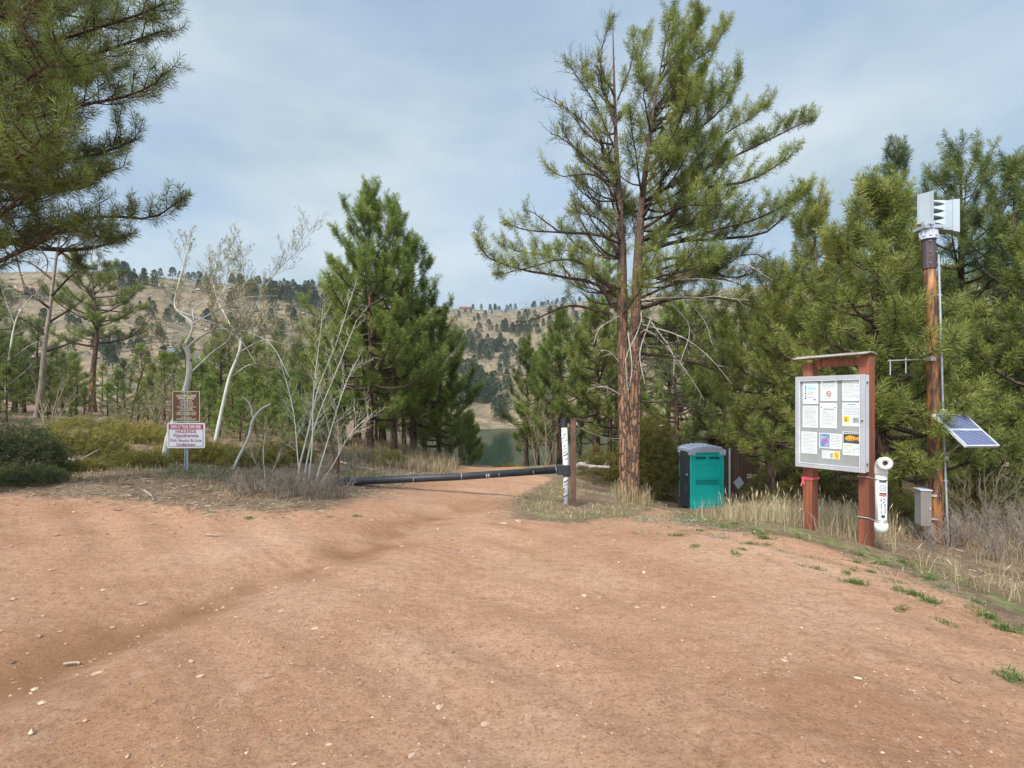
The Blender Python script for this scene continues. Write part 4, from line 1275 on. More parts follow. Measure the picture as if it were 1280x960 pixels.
if rest:
    o = g.build('distant_forest', M['farneedle'], None, False, True)
    tag(o, 'distant conifers merging into one dark wood along the ridge', 'forest', kind='stuff')

# ------------------------------------------------------------------ aspens and bare brush
def px_tree(name, label, cat, seed, px, d, stems, twig=.6, n=6, lev=2, bud=.0, up=.25, mat='aspen', tmat='aspen_twig', group=None, flat=1.0):
    """stems: list of (pixel points, depth swing, r0, r1)"""
    b0 = base(px, d)
    T = Tree(seed)
    for k, (pts, dd, r0, r1) in enumerate(stems):
        m = max(8, 4 * len(pts))
        path = smooth_path([P(x, y, d + dd * i / max(1, len(pts) - 1)) - b0 for i, (x, y) in enumerate(pts)], m)
        T.trunk.tube(path, np.linspace(r0 * (.56 if r0 > .05 else .5), max(r1 * .66, .005), m), 9 if r0 > .05 else 6, cap=False)
        T.bare(T.branch, path, .016 if tmat == 'pale_twig' else .012, int(n * 1.7) if r0 < .1 else max(2, n // 2), twig, lev, up, bud, 3, .35 if r0 < .1 else .7)
    root = thing(name, label, cat, b0, 0, group)
    T.build(root, mat, limb=tmat)
    return root

px_tree('aspen_tree', 'crooked white aspen behind the lake signs, forking into long bare arms', 'tree', 401, 205, 12.5, [
    ([(203, 592), (207, 565), (213, 540), (228, 500), (236, 470), (236, 445), (230, 430)], -.2, .135, .085),
    ([(231, 432), (218, 427), (205, 428), (193, 420), (182, 432)], -.8, .035, .008),
    ([(230, 432), (238, 418), (240, 404), (226, 392), (218, 380), (224, 352), (232, 322), (236, 300)], .6, .055, .010),
    ([(234, 436), (246, 424), (266, 413), (288, 412), (312, 416), (340, 432), (362, 472)], -1.2, .060, .010),
    ([(284, 412), (325, 410), (370, 415)], .8, .028, .007),
    ([(240, 405), (262, 393), (290, 378), (312, 371), (347, 370)], -1.0, .036, .008),
    ([(242, 400), (242, 386), (262, 370), (266, 350), (273, 318)], 1.2, .030, .007),
    ([(226, 390), (250, 398), (270, 405), (300, 425), (320, 455)], -1.6, .028, .007),
    ([(236, 468), (250, 455), (266, 440), (285, 425), (292, 405)], .9, .05, .010),
    ([(262, 393), (285, 350), (292, 310)], 1.5, .022, .005)], .85, 11, 3, .16, .40)
px_tree('aspen_tree', 'straight white aspen next behind the crooked one, arching out over the brush', 'tree', 402, 268, 14.5, [
    ([(267, 572), (270, 550), (277, 515), (287, 472), (298, 444), (302, 425)], 0, .105, .055),
    ([(301, 428), (312, 400), (330, 362), (350, 335), (372, 313), (390, 284)], -.8, .038, .008),
    ([(300, 428), (282, 395), (270, 370), (262, 330)], .8, .034, .007),
    ([(301, 430), (300, 400), (306, 360), (300, 300)], -.4, .030, .007),
    ([(300, 440), (330, 425), (365, 430), (400, 405)], -1.4, .028, .007),
    ([(290, 470), (315, 455), (345, 460)], 1.0, .025, .007)], .85, 11, 3, .10, .36)
px_tree('aspen_tree', 'small leaning aspen stem snapped low beside the brush', 'tree', 403, 292, 12.0, [
    ([(290, 590), (298, 572), (310, 548), (316, 525), (326, 512), (338, 505)], .2, .06, .028),
    ([(316, 522), (312, 505), (302, 495)], .3, .02, .006)], .35, 4, 2, 0, .1)
px_tree('aspen_clump', 'clump of slim pale aspen stems at the open end of the barrier', 'tree', 404, 384, 10.6, [
    ([(371, 613), (374, 585), (385, 540), (398, 485), (420, 430), (442, 362)], -.3, .045, .008),
    ([(378, 613), (384, 575), (396, 525), (420, 465), (446, 400)], .3, .042, .008),
    ([(392, 610), (404, 570), (416, 530), (432, 480), (452, 440)], .5, .032, .007),
    ([(384, 612), (390, 560), (392, 490), (400, 420), (404, 380)], -.6, .034, .007),
    ([(398, 610), (420, 575), (436, 545), (460, 520)], -.5, .022, .006),
    ([(375, 612), (372, 570), (366, 510), (350, 450)], .7, .026, .006)], .8, 10, 2, .05, .25, tmat='pale_twig')
px_tree('aspen_sapling', 'knee high bare sapling in front of the aspen clump at the lot edge', 'tree', 405, 331, 9.6, [
    ([(330, 631), (331, 600), (329, 565), (332, 540)], .1, .022, .006), ([(331, 605), (345, 580), (352, 560)], .2, .010, .004), ([(331, 600), (318, 575), (312, 560)], -.2, .010, .004)], .35, 9, 2, 0, .3)
px_tree('aspen_tree', 'pale slim aspen far over at the photo edge by the dark juniper', 'tree', 406, 10, 20, [
    ([(8, 520), (8, 480), (14, 430), (22, 395), (40, 370)], 0, .09, .02), ([(12, 450), (40, 430), (60, 425)], .5, .02, .006), ([(18, 405), (5, 370), (0, 350)], -.5, .025, .006), ([(12, 480), (30, 465), (40, 455)], .5, .02, .006)], 1.0, 6, 2, 0, .2)
px_tree('dead_tree', 'dead grey trunk forking over the brush behind the brown sign', 'tree', 407, 165, 22, [
    ([(160, 540), (166, 510), (176, 470), (184, 448)], 0, .08, .03), ([(170, 495), (185, 475), (192, 450)], .4, .03, .01)], .7, 5, 2, 0, .2, 'bark_dark', 'grey_twig')

# bare brush copies
def brush_template(seed, hgt, spread, n, mat):
    T = Tree(seed)
    r = T.r
    for i in range(n):
        a = r.uniform(0, 6.28); e = r.uniform(.0, spread)
        d = unit(np.array([math.cos(a) * e, math.sin(a) * e, 1]))
        l = hgt * r.uniform(.6, 1.05)
        s = np.linspace(0, 1, 7)[:, None]
        p = np.array([math.cos(a), math.sin(a), 0]) * .06 + d * l * s + np.cumsum(r.normal(0, .018 * hgt, (7, 3)), axis=0) * s
        p[0, 2] -= .05
        T.bare(T.branch, p, .011 * hgt ** .6, 7, hgt * .38, 2, .25, 0, 4)
    root = thing('bare_shrub', 'x', 'shrub')
    T.branch.build('stems', M[mat], root, True)
    return root
bs = [brush_template(501, 2.4, .35, 4, 'aspen_twig'), brush_template(502, 1.6, .7, 8, 'aspen_twig'), brush_template(503, .55, 1.1, 16, 'grey_twig')]
first = set()
def brush(k, px, d, s, label, group):
    b0 = base(px, d)
    if k not in first:
        first.add(k); o = bs[k]; o.location = b0; o.scale = (s,) * 3; o["label"] = label; o["group"] = group; return o
    return dup(bs[k], b0, rr.uniform(0, 6.28), s, label, group)
for px, d, s in [(520, 22, .9), (545, 24, 1.2), (575, 26, 1.1), (498, 20, .8), (560, 25, .9), (532, 23, 1.3)]:
    brush(0, px, d, s, 'leafless whitish stems growing under the stand behind the gate', 'bare saplings under the pine stand')
for px, d, s in [(672, 25, 1.3), (684, 23, 1.2), (692, 26, 1.5), (665, 27, 1.2)]:
    brush(0, px, d, s, 'leafless pale stems between the lakeside pine and the gate poles', 'bare saplings by the gate poles')
for px, d, s in [(1205, 11.0, 1.0), (1232, 10.6, 1.1), (1185, 11.6, .8), (1262, 10.8, .9)]:
    brush(1, px, d, s, 'tangled white barked shrub under the low pine past the siren pole', 'white brush past the siren pole')
for px, d, s in [(60, 17, 1.2), (165, 18, .9), (190, 19, 1.2), (240, 18, .8), (345, 16, 1.0), (410, 16, .9), (215, 20, 1.3), (310, 19, 1.0)]:
    brush(1, px, d, s, 'tangled bare shrub in the undergrowth around the aspens', 'bare brush around the aspens')
for px, d, s in [(300, 9.0, .8), (345, 9.0, .9), (365, 9.3, .9), (385, 9.0, .8), (405, 9.2, .9), (425, 9.4, .8), (320, 9.4, .9), (395, 9.9, .9)]:
    brush(2, px, d, s, 'low grey twiggy bush along the lot edge below the aspen clump', 'grey bushes below the aspen clump')
for px, d, s in [(430, 15, 1.0), (455, 16, 1.1), (475, 17, .9), (500, 18, .9), (445, 13.2, .8)]:
    brush(2, px, d, s, 'low grey brown bush on the bank past the barrier', 'grey bushes on the bank past the barrier')
for px, d, s in [(1185, 8.0, 1.0), (1215, 8.4, 1.1), (1240, 8.0, .9), (1265, 8.6, 1.2), (1250, 7.2, .8), (1280, 7.5, .9), (1160, 7.4, .7), (1225, 9.4, 1.2), (1272, 9.6, 1.3)]:
    brush(2, px, d, s, 'low grey brown bush on the falling ground below the siren pole', 'grey bushes below the siren pole')

# ------------------------------------------------------------------ junipers
def juniper(seed, px, d, rx, ry, rz, label, mat='juniper', n=420, tint=.5, group=None, zoff=0.0, nl=.09):
    b0 = base(px, d)
    f = max(1, d / 11)
    T = Tree(seed, nn=16, nl=nl * f ** .3, nw=.011 * f ** .7, tl=.13, tint=tint)
    r = T.r
    for i in range(n):
        a = r.uniform(0, 6.28); q = math.sqrt(r.random())
        ca, sa = math.cos(a), math.sin(a)
        lump = .72 + .5 * vnoise(np.array([ca * 2.2 + seed]), np.array([sa * 2.2 + q * 2.5]), seed)[0]
        zz = rz * math.sqrt(max(.02, 1 - q * q)) * r.uniform(.35, 1.05) * lump
        x, y = rx * q * ca * (.8 + .35 * lump), ry * q * sa * (.8 + .35 * lump)
        gz = h1(b0[0] + x, b0[1] + y) - b0[2] if max(rx, ry) > 1.0 and i % 1 == 0 else 0
        d_ = unit(np.array([ca * (.4 + q), sa * (.4 + q), .75 + r.normal(0, .3)]))
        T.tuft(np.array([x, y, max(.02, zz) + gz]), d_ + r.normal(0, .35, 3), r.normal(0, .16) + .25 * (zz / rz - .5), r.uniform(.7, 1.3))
        if i % 9 == 0:
            T.branch.tube(smooth_path([(x * .15, y * .15, gz - .02), (x * .6, y * .6, gz + zz * .5), (x, y, gz + zz)], 5), [.016, .013, .010, .008, .005], 3, cap=False)
    root = thing('juniper_shrub', label, 'shrub', b0, 0, group)
    V, Q, t = T.needles()
    np_mesh('foliage', V, None, Q, M[mat], root, False, t)
    T.branch.build('stems', M['bark_dark'], root)
    return root
juniper(601, -14, 9.6, 1.0, .9, 1.0, 'large dark green juniper bush at the photo edge beside the lot', 'juniper_dark', 1500, .45)
juniper(602, 20, 9.0, .7, .5, .28, 'small dark juniper spreading at the foot of the large bush', 'juniper_dark', 420, .6)
juniper(603, 85, 12.9, 1.1, .9, .50, 'wide olive juniper behind the large dark bush', 'juniper', 1100, .42)
juniper(604, 105, 10.6, .42, .4, .22, 'small round olive juniper alone on the litter', 'juniper', 260, .45)
juniper(605, 163, 11.8, .75, .5, .30, 'olive juniper mat just before the crooked aspen', 'juniper', 620, .45)
juniper(606, 182, 15.5, 1.2, .8, .50, 'yellowish juniper bank behind the crooked aspen', 'juniper', 900, .5)
juniper(607, 255, 13.4, 1.2, .7, .48, 'yellowish juniper bank behind the white sign', 'juniper', 900, .5)
juniper(608, 318, 13.0, .8, .6, .42, 'olive juniper between the leaning aspen and the clump', 'juniper', 700, .46)
juniper(609, 352, 14.5, .8, .6, .52, 'olive juniper behind the aspen clump', 'juniper', 600, .44)
juniper(610, 120, 16, 1.3, .9, .5, 'broad olive juniper below the flat topped pine', 'juniper', 800, .45)
juniper(611, 470, 17, 1.0, .8, .5, 'low green juniper at the foot of the stand behind the gate', 'juniper', 420, .42)
juniper(612, 812, 20.5, 1.15, 1.0, 2.9, 'tall fuzzy green juniper between the twin-stemmed pine and the toilet', 'juniper', 2600, .40, nl=.11)
juniper(613, 775, 20, 1.4, 1.0, 1.3, 'green juniper behind the twin-stemmed pine foot', 'juniper', 900, .38)
juniper(614, 1165, 11.5, 1.3, 1.0, .8, 'green juniper low behind the grey equipment box', 'juniper', 800, .42)
juniper(615, 1250, 11.8, 1.6, 1.0, .75, 'green juniper along the photo edge below the solar panel', 'juniper', 900, .38)
juniper(616, 636, 25.5, .7, .5, .25, 'yellowish low juniper at the lake edge of the road', 'juniper', 260, .62)
juniper(617, 992, 16, 1.3, 1.2, 1.1, 'shadowy green juniper below the low leafy pine', 'juniper', 1100, .36)
juniper(618, 1040, 13, 1.6, 1.0, .9, 'green juniper behind the notice board posts', 'juniper', 900, .38)
# ------------------------------------------------------------------ lettering
def text_geo(lines, thick=0.0):
    """lines: (string, x, z, height, width or None, bold) -> verts, tris in the xz plane facing -y"""
    VV, TT, n = [], [], 0
    for s, x, z, h, wd, bold in lines:
        cu = bpy.data.curves.new("t", 'FONT')
        cu.body = s; cu.size = 1.0; cu.align_x = 'CENTER'; cu.align_y = 'CENTER'; cu.offset = bold
        cu.resolution_u = 3
        o = bpy.data.objects.new("t", cu); C.objects.link(o)
        dg = bpy.context.evaluated_depsgraph_get(); dg.update()
        me = bpy.data.meshes.new_from_object(o.evaluated_get(dg))
        me.calc_loop_triangles()
        v = np.array([q.co[:] for q in me.vertices]); t = np.array([q.vertices[:] for q in me.loop_triangles])
        bpy.data.objects.remove(o); bpy.data.curves.remove(cu); bpy.data.meshes.remove(me)
        if not len(v): continue
        lo, hi = v.min(0), v.max(0)
        c = (lo + hi) / 2
        k = h / 0.72
        kx = k if wd is None else wd / (hi[0] - lo[0])
        V = np.stack([x + (v[:, 0] - c[0]) * kx, np.zeros(len(v)), z + (v[:, 1] - .36 + .0) * k if False else z + (v[:, 1] - c[1]) * k], 1)
        VV.append(V); TT.append(t + n); n += len(V)
    return np.vstack(VV), np.vstack(TT)

def lettering(name, lines, mat, parent, y):
    V, T = text_geo(lines)
    V[:, 1] = y
    return np_mesh(name, V, T, None, mat, parent)

def rounded(w_, h_, r, n=5):
    pts = []
    for cx, cz, a0 in ((w_ / 2 - r, h_ / 2 - r, 0), (-w_ / 2 + r, h_ / 2 - r, 90), (-w_ / 2 + r, -h_ / 2 + r, 180), (w_ / 2 - r, -h_ / 2 + r, 270)):
        for i in range(n + 1):
            a = math.radians(a0 + 90 * i / n)
            pts.append((cx + r * math.cos(a), cz + r * math.sin(a)))
    return pts

def plate(name, w_, h_, r, th, mat, parent, loc):
    """upright sign plate, rounded corners, facing -y"""
    p = rounded(w_, h_, r)
    n = len(p)
    V = [(x, 0, z) for x, z in p] + [(x, th, z) for x, z in p] + [(0, 0, 0), (0, th, 0)]
    T = [[2 * n, i, (i + 1) % n] for i in range(n)] + [[2 * n + 1, n + (i + 1) % n, n + i] for i in range(n)]
    Q = [[i, n + i, n + (i + 1) % n, (i + 1) % n] for i in range(n)]
    o = np_mesh(name, np.array(V) + np.array(loc), T, Q, mat, parent)
    return o

def ring_plate(name, w_, h_, r, t, mat, parent, loc):
    a, b = rounded(w_, h_, r), rounded(w_ - 2 * t, h_ - 2 * t, max(r - t, .004))
    n = len(a)
    V = np.array([(x, 0, z) for x, z in a] + [(x, 0, z) for x, z in b]) + np.array(loc)
    Q = [[i, (i + 1) % n, n + (i + 1) % n, n + i] for i in range(n)]
    return np_mesh(name, V, None, Q, mat, parent)

# ------------------------------------------------------------------ lake signs on their steel post
def lake_sign():
    D = 11.0
    b = base(233, D)
    k = D / F
    root = thing('sign_post', 'brown lake sign over a white swimming hazards sign on one steel post', 'sign', b)
    g = Geo()
    zt = zat(487, D) - b[2]
    for x in (-.028, .028): g.box((x, 0.006, zt / 2 - .15), (.012, .03, zt + .3))
    g.box((0, .02, zt / 2 - .15), (.056, .004, zt + .3))
    for i in range(30): g.box((0, .0168, .05 + i * .05), (.012, .003, .016))
    g.build('post', M['galv'], root)
    zc = zat((489 + 527) / 2, D) - b[2]; w1, h1_ = 35 * k, 38.5 * k
    p = plate('brown_panel', w1, h1_, .02, .004, M['signbrown'], root, (0, -.006, zc))
    ring_plate('border', w1 - .012, h1_ - .012, .016, .012, M['signcream'], p, (0, -.0085, zc))
    def L(s, f, h, wd, bold=.012): return (s, 0, zc + h1_ * (.5 - f), h, None if wd is None else w1 * wd, bold)
    lines = [L("WELCOME TO", .065, .024, .36), L("LOWER LONE", .155, .048, .72, .03), L("PINE LAKE", .235, .048, .58, .03),
             L("Regulations", .325, .034, .42, .02), L("\u2022 Private Fishing", .395, .034, .50), L("\u2022 Members Only", .455, .034, .47),
             L("\u2022 Guests Must Register", .520, .034, .72), L("\u2022 Wear Badges", .580, .034, .46), L("\u2022 Daily Limit 4 Fish", .640, .034, .58),
             L("\u2022 Report Violators to the", .705, .034, .74), L("Office (970) 881-6602", .765, .034, .70), L("Thank You!", .855, .030, .36), L("GLMHA Fishing Board", .915, .032, .70)]
    lettering('lettering', lines, M['signcream'], p, -.0088)
    zw = zat((528.5 + 560) / 2, D) - b[2]; w2, h2_ = 47.5 * k, 31.5 * k
    q = plate('white_panel', w2, h2_, .04, .004, M['signwhite'], root, (0, -.0125, zw))
    ring_plate('border', w2 - .07, h2_ - .06, .02, .010, M['signred'], q, (0, -.0150, zw))
    bh = h2_ * .205
    np_mesh('banner', [(-w2 / 2 + .036, -.0153, zw + h2_ / 2 - .03 - bh), (w2 / 2 - .036, -.0153, zw + h2_ / 2 - .03 - bh), (w2 / 2 - .036, -.0153, zw + h2_ / 2 - .03), (-w2 / 2 + .036, -.0153, zw + h2_ / 2 - .03)], None, [[0, 1, 2, 3]], M['signred'], q)
    lettering('banner_lettering', [("SWIM AT YOUR OWN RISK", 0, zw + h2_ / 2 - .03 - bh / 2, .072, w2 * .80, .03)], M['signwhite'], q, -.0157)
    lettering('lettering', [("HAZARDS", 0, zw + h2_ * .155, .066, w2 * .54, .02), ("Hypothermia", 0, zw - h2_ * .025, .078, w2 * .66, .015),
                            ("Fish Hooks & Line", 0, zw - h2_ * .195, .066, w2 * .82, .012), ("Undertow", 0, zw - h2_ * .355, .066, w2 * .50, .015)], M['textred'], q, -.0157)
    g = Geo()
    for z in (zc + h1_ * .44, zc - h1_ * .40, zw + h2_ * .46, zw - h2_ * .44):
        g.tube([(0, -.020, z), (0, .0, z)], .008, 8)
    g.build('bolts', M['galv'], root)
lake_sign()

# ------------------------------------------------------------------ notice board
BN = np.array([441.4 / F * 6.5, 6.5]); BF = np.array([354 / F * 7.21, 7.21])
BW = float(np.linalg.norm(BN - BF)); BC = (BN + BF) / 2
BA = math.atan2(BN[1] - BF[1], BN[0] - BF[0])
BC = BC + .125 * np.array([-math.sin(BA), math.cos(BA)])
BZ = h1(BN[0], BN[1] + .1)
BM = Matrix.Translation((BC[0], BC[1], BZ)) @ Matrix.Rotation(BA, 4, 'Z')
Z0, Z1 = zat(591.7, 6.5) - BZ, zat(467.8, 6.5) - BZ      # case bottom and top above its foot
def notice_board():
    root = thing('notice_board', 'glass fronted aluminium notice case on two red stained timber posts', 'notice board', (BC[0], BC[1], BZ), BA)
    hw, dp = BW / 2, .115
    zt = zat(443, 6.7) - BZ
    # posts, behind the case
    for x, tp in ((hw - .075, zt - .03), (-hw + .09, zt - .08)):
        p = (BM @ Vector((x, .10, 0)))
        gz = h1(p.x, p.y) - BZ
        g = Geo().box((x, .092, (tp + gz - .4) / 2), (.122, .165, tp - gz + .4))
        g.build('post', M['redwood'], root, bevel=.006)
    g = Geo().box((0, .085, zt - .085), (BW - .29, .05, .10)); g.build('crossbeam', M['redwood'], root, bevel=.004)
    # little plank roof
    roof = Geo()
    for i in range(3):
        roof.box((-.02, -.06 + i * .10, zt + .010 - .012 * abs(i - 1) + .004 * i), (BW + .05, .106, .016), (math.radians(9 * (1 - i)), math.radians(-.8), 0))
    roof.build('roof', M['shingle'], root, bevel=.003)
    # case: back box, frame bars, backing, glass
    c = Geo().box((0, -dp / 2 + .006, (Z0 + Z1) / 2), (BW - .012, dp - .02, Z1 - Z0 - .012)); c.build('case', M['alu_bright'], root, bevel=.004)
    fw = .052
    f = Geo()
    y, t = -dp, .022
    f.box((-hw + fw / 2, y, (Z0 + Z1) / 2), (fw, t, Z1 - Z0)); f.box((hw - fw / 2, y, (Z0 + Z1) / 2), (fw, t, Z1 - Z0))
    f.box((0, y, Z1 - fw / 2), (BW - 2 * fw - .001, t, fw)); f.box((0, y, Z0 + fw / 2), (BW - 2 * fw - .001, t, fw))
    fr = f.build('frame', M['alu'], root, bevel=.004)
    e = Geo(); q = fw + .006
    for x in (-1, 1): e.box((x * (hw - q), y - .004, (Z0 + Z1) / 2), (.010, t, Z1 - Z0 - 2 * fw + .01))
    for z in (Z0 + q, Z1 - q): e.box((0, y - .004, z), (BW - 2 * fw - .012, t, .010))
    e.build('trim', M['alu_bright'], fr)
    g = Geo().box((0, y + .0185, (Z0 + Z1) / 2), (BW - 2 * fw, .008, Z1 - Z0 - 2 * fw)); g.build('backing', M['panelgrey'], root)
    g = Geo().tube([(hw - .03, y - .026, Z0 + (Z1 - Z0) * .53), (hw - .03, y - .008, Z0 + (Z1 - Z0) * .53)], .009, 10); g.build('lock', M['ink_dark'], root)
    g = Geo()
    for z in (Z1 - .10, Z0 + .10): g.box((hw - .003, -.06, z), (.012, .02, .03))
    g.build('hinge', M['ink_dark'], root)
    return y + .0125
YP = notice_board()

def sheet(name, label, u0, u1, v0, v1, draw, mat='paper', tilt=0.0):
    """one paper pinned in the case; u,v are fractions of the case face"""
    cx = (-.5 + (u0 + u1) / 2) * BW; cz = Z1 - (v0 + v1) / 2 * (Z1 - Z0)
    w_, h_ = (u1 - u0) * BW, (v1 - v0) * (Z1 - Z0)
    o = Geo().box((0, 0, 0), (w_, .0015, h_)).build(name, M[mat])
    o.matrix_world = BM @ Matrix.Translation((cx, YP, cz)) @ Matrix.Rotation(tilt, 4, 'Y')
    tag(o, label, 'notice', 'paper notices in the case')
    y = -.0018
    parts = {}
    def rect(part, m, a0, a1, b0, b1):
        parts.setdefault((part, m), Geo()).add([(w_ * (a0 - .5), y, h_ * (.5 - b1)), (w_ * (a1 - .5), y, h_ * (.5 - b1)), (w_ * (a1 - .5), y, h_ * (.5 - b0)), (w_ * (a0 - .5), y, h_ * (.5 - b0))], None, [[0, 1, 2, 3]])
    def poly(part, m, pts):
        g = parts.setdefault((part, m), Geo())
        n = len(pts)
        P_ = np.array([(w_ * (a - .5), y - .0006, h_ * (.5 - b)) for a, b in pts])
        c = P_.mean(0)
        g.add(np.vstack([P_, c]), [[n, i, (i + 1) % n] for i in range(n)])
    draw(rect, poly)
    for (part, m), g in parts.items():
        g.build(part, M[m], o)
    return o

def text_block(rect, a0, a1, b0, b1, n, m='ink', seed=0, part='text_lines', fill=.42):
    r = random.Random(seed)
    for i in range(n):
        b = b0 + (b1 - b0) * i / n
        t = (b1 - b0) / n * fill
        a = a0
        e = a1 if r.random() > .25 else a0 + (a1 - a0) * r.uniform(.4, .9)
        while a < e - .02:
            l = r.uniform(.04, .14)
            rect(part, m, a, min(e, a + l), b, b + t)
            a += l + .022

def d1(rect, poly):
    rect('title_bar', 'ink_cyan', .30, .85, .24, .34); rect('title_bar', 'ink_cyan', .30, .62, .14, .20)
    for i, b in enumerate((.14, .24, .36, .48, .60, .70)): rect('icons', 'ink_dark' if i % 2 else 'ink_blue', .13, .24, b, b + .07)
    text_block(rect, .30, .85, .40, .58, 3, seed=1); rect('highlight', 'ink_pink', .28, .70, .66, .71); rect('highlight', 'ink_orange', .28, .66, .54, .57)
    poly('emblem', 'ink_purple', [(.78 + .08 * math.cos(a / 8 * 6.283), .80 + .06 * math.sin(a / 8 * 6.283)) for a in range(8)])
def d2(rect, poly):
    rect('title_bar', 'ink_dark', .2, .8, .06, .10); text_block(rect, .10, .9, .17, .42, 4, seed=2)
    n = 20
    for i in range(n):
        a, b = 6.283 * i / n, 6.283 * (i + 1) / n
        poly('prohibition_mark', 'ink_red', [(.5 + .17 * math.cos(a), .66 + .14 * math.sin(a)), (.5 + .17 * math.cos(b), .66 + .14 * math.sin(b)), (.5 + .125 * math.cos(b), .66 + .10 * math.sin(b)), (.5 + .125 * math.cos(a), .66 + .10 * math.sin(a))])
    poly('prohibition_mark', 'ink_red', [(.39, .585), (.42, .56), (.61, .735), (.58, .76)])
    rect('barred_figure', 'ink_dark', .42, .57, .63, .67); rect('barred_figure', 'ink_dark', .44, .47, .67, .72); rect('barred_figure', 'ink_dark', .53, .56, .67, .72)
    text_block(rect, .2, .8, .84, .94, 2, seed=3)
def d3(rect, poly):
    text_block(rect, .08, .92, .06, .40, 6, seed=4); text_block(rect, .08, .92, .46, .92, 7, seed=5)
def d4(rect, poly): text_block(rect, .08, .92, .07, .94, 15, seed=6)
def d5(rect, poly):
    rect('title_bar', 'ink_dark', .20, .82, .225, .255); text_block(rect, .12, .88, .30, .92, 11, seed=7)
    rect('pins', 'ink_dark', .06, .13, .15, .20); rect('pins', 'ink_dark', .86, .93, .15, .20)
def d6(rect, poly):
    rect('title_bar', 'ink_blue', .28, .72, .05, .09); text_block(rect, .10, .9, .16, .55, 6, seed=8)
    rect('orange_picture', 'ink_yellow', .06, .40, .57, .84); rect('orange_picture_detail', 'ink_orange', .14, .27, .63, .80)
    rect('grey_picture', 'ink', .57, .90, .62, .86); rect('grey_picture_detail', 'paper', .64, .82, .68, .80)
def d7(rect, poly): text_block(rect, .08, .92, .05, .95, 14, seed=9)
def d8(rect, poly):
    rect('blue_poster', 'ink_blue', .04, .47, .05, .93); rect('blue_poster_field', 'signwhite', .09, .42, .22, .76)
    rect('blue_poster_heading', 'signwhite', .09, .42, .09, .14); rect('blue_poster_heading', 'signwhite', .12, .40, .82, .88)
def d8b(rect, poly):
    for cx in (.17, .34):
        poly('purple_figures', 'ink_purple', [(cx - .075, .70), (cx - .06, .46), (cx, .36), (cx + .06, .46), (cx + .075, .70), (cx + .03, .74), (cx, .62), (cx - .03, .74)])
    text_block(rect, .54, .94, .10, .90, 8, seed=10)
def d89(rect, poly): d8(rect, poly); d8b(rect, poly)
def d9(rect, poly):
    text_block(rect, .06, .94, .02, .07, 1, 'ink_dark', 11, 'heading', .9)
    rect('fish_photo', 'ink_dark', .04, .97, .09, .50)
    poly('fish', 'ink_orange', [(.10, .30), (.22, .20), (.40, .15), (.60, .18), (.76, .24), (.93, .16), (.90, .28), (.94, .40), (.76, .32), (.60, .37), (.40, .40), (.22, .38)])
    poly('fish_belly', 'ink_yellow', [(.20, .33), (.40, .33), (.62, .30), (.60, .36), (.40, .395), (.24, .375)])
    rect('blue_strip', 'ink_blue', .10, .6, .47, .50)
    rect('highlight', 'ink_yellow', .10, .52, .57, .62); text_block(rect, .08, .92, .67, .94, 5, seed=12)
def d10(rect, poly):
    text_block(rect, .05, .42, .12, .80, 4, 'ink', 13); rect('grey_stamp', 'ink', .46, .62, .25, .90)
    rect('yellow_panel', 'ink_yellow', .66, .97, .08, .94)
    poly('yellow_panel_mark', 'ink_orange', [(.74, .25), (.86, .18), (.88, .45), (.93, .75), (.80, .85), (.75, .62)])
sheet('notice_sheet', 'white notice with cyan bar and small icons, top row corner of the case', .106, .339, .065, .300, d1)
sheet('notice_sheet', 'white notice with a red no dogs circle', .372, .613, .05, .268, d2)
sheet('notice_sheet', 'plain text notice in the top corner beside the lock edge of the case', .684, .936, .05, .268, d3)
sheet('notice_sheet', 'dense plain text notice just below the cyan barred one', .104, .335, .323, .560, d4)
sheet('notice_sheet', 'curling notice in the middle of the case, dark heading line and two pins', .365, .610, .292, .558, d5, tilt=.01)
sheet('notice_sheet', 'notice with an orange picture and a small grey picture', .684, .930, .287, .530, d6)
sheet('notice_sheet', 'plain text notice at the bottom corner below two other text sheets', .085, .322, .606, .845, d7)
sheet('notice_sheet', 'wide notice with a blue bordered purple poster beside text', .357, .676, .615, .775, d89, tilt=.015)
sheet('notice_sheet', 'notice with a photograph of an orange fish', .690, .936, .588, .830, d9)
sheet('notice_sheet', 'small strip card with a yellow square at the bottom of the case', .395, .650, .800, .885, d10)
_gl = np_mesh('glass_pane', [(-BW / 2 + .059, 0, -(Z1 - Z0) / 2 + .059), (BW / 2 - .059, 0, -(Z1 - Z0) / 2 + .059), (BW / 2 - .059, 0, (Z1 - Z0) / 2 - .059), (-BW / 2 + .059, 0, (Z1 - Z0) / 2 - .059)], None, [[0, 1, 2, 3]], M['glass'])
_gl.parent = [o for o in S.objects if o.name == 'notice_board'][0]
_gl.location = (0, -.1135, (Z0 + Z1) / 2)

def flag_tape():
    x = -BW / 2 + .09; z = zat(597, 7.2) - BZ
    g = Geo()
    r = random.Random(3)
    for k in range(2):
        g.box((x, .092, z - k * .018), (.152 + k * .003, .177 + k * .003, .018), (0, math.radians(3 - 5 * k), 0))
    g.box((x - .06, -.004, z - .07), (.016, .003, .11), (0, .3, 0)); g.box((x - .04, -.006, z - .06), (.014, .003, .08), (0, -.2, 0))
    o = g.build('flagging_tape', M['tape']); o.matrix_world = BM
    tag(o, 'pink flagging tape tied round a notice board post', 'tape')
flag_tape()

